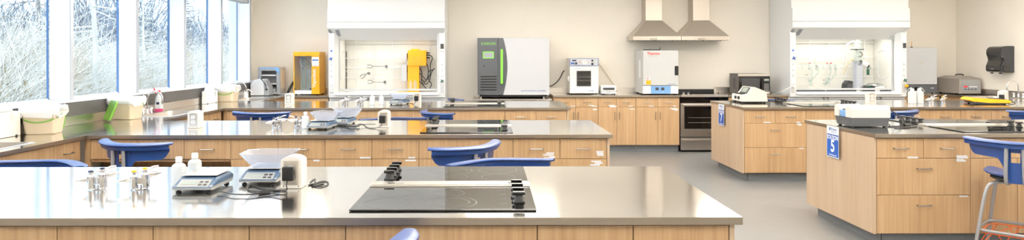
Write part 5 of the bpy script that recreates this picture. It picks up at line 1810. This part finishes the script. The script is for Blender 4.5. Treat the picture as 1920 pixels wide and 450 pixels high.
for sx in (-w + .04, w - .04):
    for sy in (-dd + .05, dd - .05):
        MB().cyl((sx, sy, .0008), (sx, sy, .0135), .02, n=12).build('foot', 'rubber', t)
# towel dispenser on the right wall
t = thing('towel_dispenser', 'glossy black paper towel dispenser on the right wall', 'towel dispenser', (XR - .001, 10.64, 1.27), -PI / 2)
# local: x along the wall, y = 0 at the wall, front towards -y
pr = [(0, .41), (-.12, .41), (-.185, .395), (-.215, .355), (-.218, .29), (-.195, .235), (-.185, .20), (-.20, .155), (-.225, .10), (-.225, .045), (-.205, .01), (0, .005)]
P2 = [Vector((a, b)) for a, b in pr]
for _ in range(2):
    q = [P2[0]]
    for a, b in zip(P2, P2[1:]):
        q += [a * .75 + b * .25, a * .25 + b * .75]
    q.append(P2[-1]); P2 = q
MB().prism([(v.x, v.y) for v in P2], -.142, .142, 'x', .006, 2).build('cover', 'towel_black', t)
for k in (-1, 1):
    sd = MB().prism([(v.x * .92, v.y * .96 + .008) for v in P2], k * .1425, k * .150, 'x').build('end_cheek', 'charcoal', t)
kn = MB().cyl((.150, -.14, .07), (.172, -.14, .07), .045, n=24).build('feed_knob', 'towel_black', t)
MB().tube([(.151, -.20, .26), (.158, -.17, .22), (.158, -.165, .16), (.158, -.19, .10)], .012, n=8, smooth=1).build('trim_line', 'black_gloss', t)
MB().box(-.03, .03, -.226, -.2245, .055, .063).build('marking', 'scale_grey', t)
MB().box(-.015, .0, -.1935, -.19, .212, .218).build('pilot_lamp', 'knob_green', t)
for xx in (-.09, .09):
    MB().box(xx - .015, xx + .015, -.18, -.15, -.012, .004).build('paper_guide', 'black', t)

# ------------------------------------------------------------------ lamps, daylight and camera
lamp_data = {}
k = 0
for yy in (.4, 3.5, 6.5, 9.3):  # unseen hanging lights, added to brighten ceiling, walls and steel tops
    for xx in (-2.8, .3, 3.4, 6.2):
        first = k == 0
        t = thing('added_pendant', 'unseen long white light added above the benches to brighten the room', 'added light', (xx, yy, 2.52), 0, 'added pendants')
        if first:
            FR = MB().box(-.62, .62, -.17, .17, -.035, 0, .004).build('housing', 'white', t)
            HG_ = MB().cyl((-.5, 0, .001), (-.5, 0, .478), .006, n=8).cyl((.5, 0, .001), (.5, 0, .478), .006, n=8).build('hanger', 'white', t)
            DF = MB().box(-.59, .59, -.14, .14, -.040, -.0355, .001).build('diffuser', 'added_lamp_face', t)
            ld = bpy.data.lights.new('added_downlight', 'AREA'); ld.shape = 'RECTANGLE'; ld.size = 1.15; ld.size_y = .27
            ld.energy = 20; ld.color = (1.0, .94, .86)
            lu = bpy.data.lights.new('added_uplight', 'AREA'); lu.shape = 'RECTANGLE'; lu.size = 1.15; lu.size_y = .27; lu.energy = 92; lu.color = (1.0, .94, .86)  # uplight added to lift the ceiling and upper walls
        else:
            a = FR.copy(); COL.objects.link(a); a.parent = t
            a = DF.copy(); COL.objects.link(a); a.parent = t
            a = HG_.copy(); COL.objects.link(a); a.parent = t
        lo = bpy.data.objects.new('added_downlight', ld); COL.objects.link(lo); lo.location = (xx, yy, 2.46)
        lo = bpy.data.objects.new('added_uplight', lu); COL.objects.link(lo); lo.location = (xx, yy, 2.535); lo.rotation_euler = (PI, 0, 0)
        k += 1
for x0 in (X1, X2):      # the lamp inside each fume hood
    ld2 = bpy.data.lights.new('hood_lamp', 'AREA'); ld2.shape = 'RECTANGLE'; ld2.size = 1.3; ld2.size_y = .12; ld2.energy = 3.6 if x0 < 0 else 5.5; ld2.color = (1, .97, .90)
    lo = bpy.data.objects.new('hood_lamp', ld2); COL.objects.link(lo); lo.location = (x0 + HW / 2, HY + .36, 1.855)

wd = bpy.data.worlds.new('World'); SC.world = wd; wd.use_nodes = True
nt = wd.node_tree; N, L = nt.nodes, nt.links
bg = N['Background']
tc = N.new('ShaderNodeTexCoord'); sx_ = N.new('ShaderNodeSeparateXYZ'); L.new(tc.outputs['Generated'], sx_.inputs[0])
cr = N.new('ShaderNodeValToRGB')
cr.color_ramp.elements[0].position = .40; cr.color_ramp.elements[0].color = (.76, .86, .97, 1)
cr.color_ramp.elements[1].position = .70; cr.color_ramp.elements[1].color = (.80, .89, 1.0, 1)
mr = N.new('ShaderNodeMapRange'); mr.inputs['From Min'].default_value = -1; L.new(sx_.outputs['Z'], mr.inputs['Value'])
L.new(mr.outputs[0], cr.inputs['Fac']); L.new(cr.outputs[0], bg.inputs['Color'])
bg.inputs['Strength'].default_value = 2.7
sd = bpy.data.lights.new('sun', 'SUN'); sd.energy = 2.2; sd.angle = .05; sd.color = (1, .95, .86)
so = bpy.data.objects.new('sun', sd); COL.objects.link(so)
so.rotation_euler = Vector((-.55, .55, -.62)).to_track_quat('-Z', 'Y').to_euler()

cam = bpy.data.cameras.new('camera'); co = bpy.data.objects.new('camera', cam); COL.objects.link(co)
co.location = (0, 0, H)
co.rotation_euler = (Matrix.Rotation(PI / 2, 3, 'X') @ Matrix.Rotation(-ROLL, 3, 'Z')).to_euler()
cam.sensor_width = 36; cam.lens = F / 1920 * 36
cam.shift_x = (960 - VX) / 1920; cam.shift_y = -(225 - VY) / 1920
cam.clip_start = .05; cam.clip_end = 300
SC.camera = co
SC.view_settings.view_transform = 'Standard'
try:
    SC.view_settings.look = 'None'
except Exception:
    pass
SC.view_settings.gamma = 1.0
SC.view_settings.use_curve_mapping = False
SC.view_settings.exposure = 0.18
SC.cycles.max_bounces = 10
SC.cycles.transparent_max_bounces = 24
SC.cycles.use_denoising = True
SC.cycles.sample_clamp_indirect = 6.0
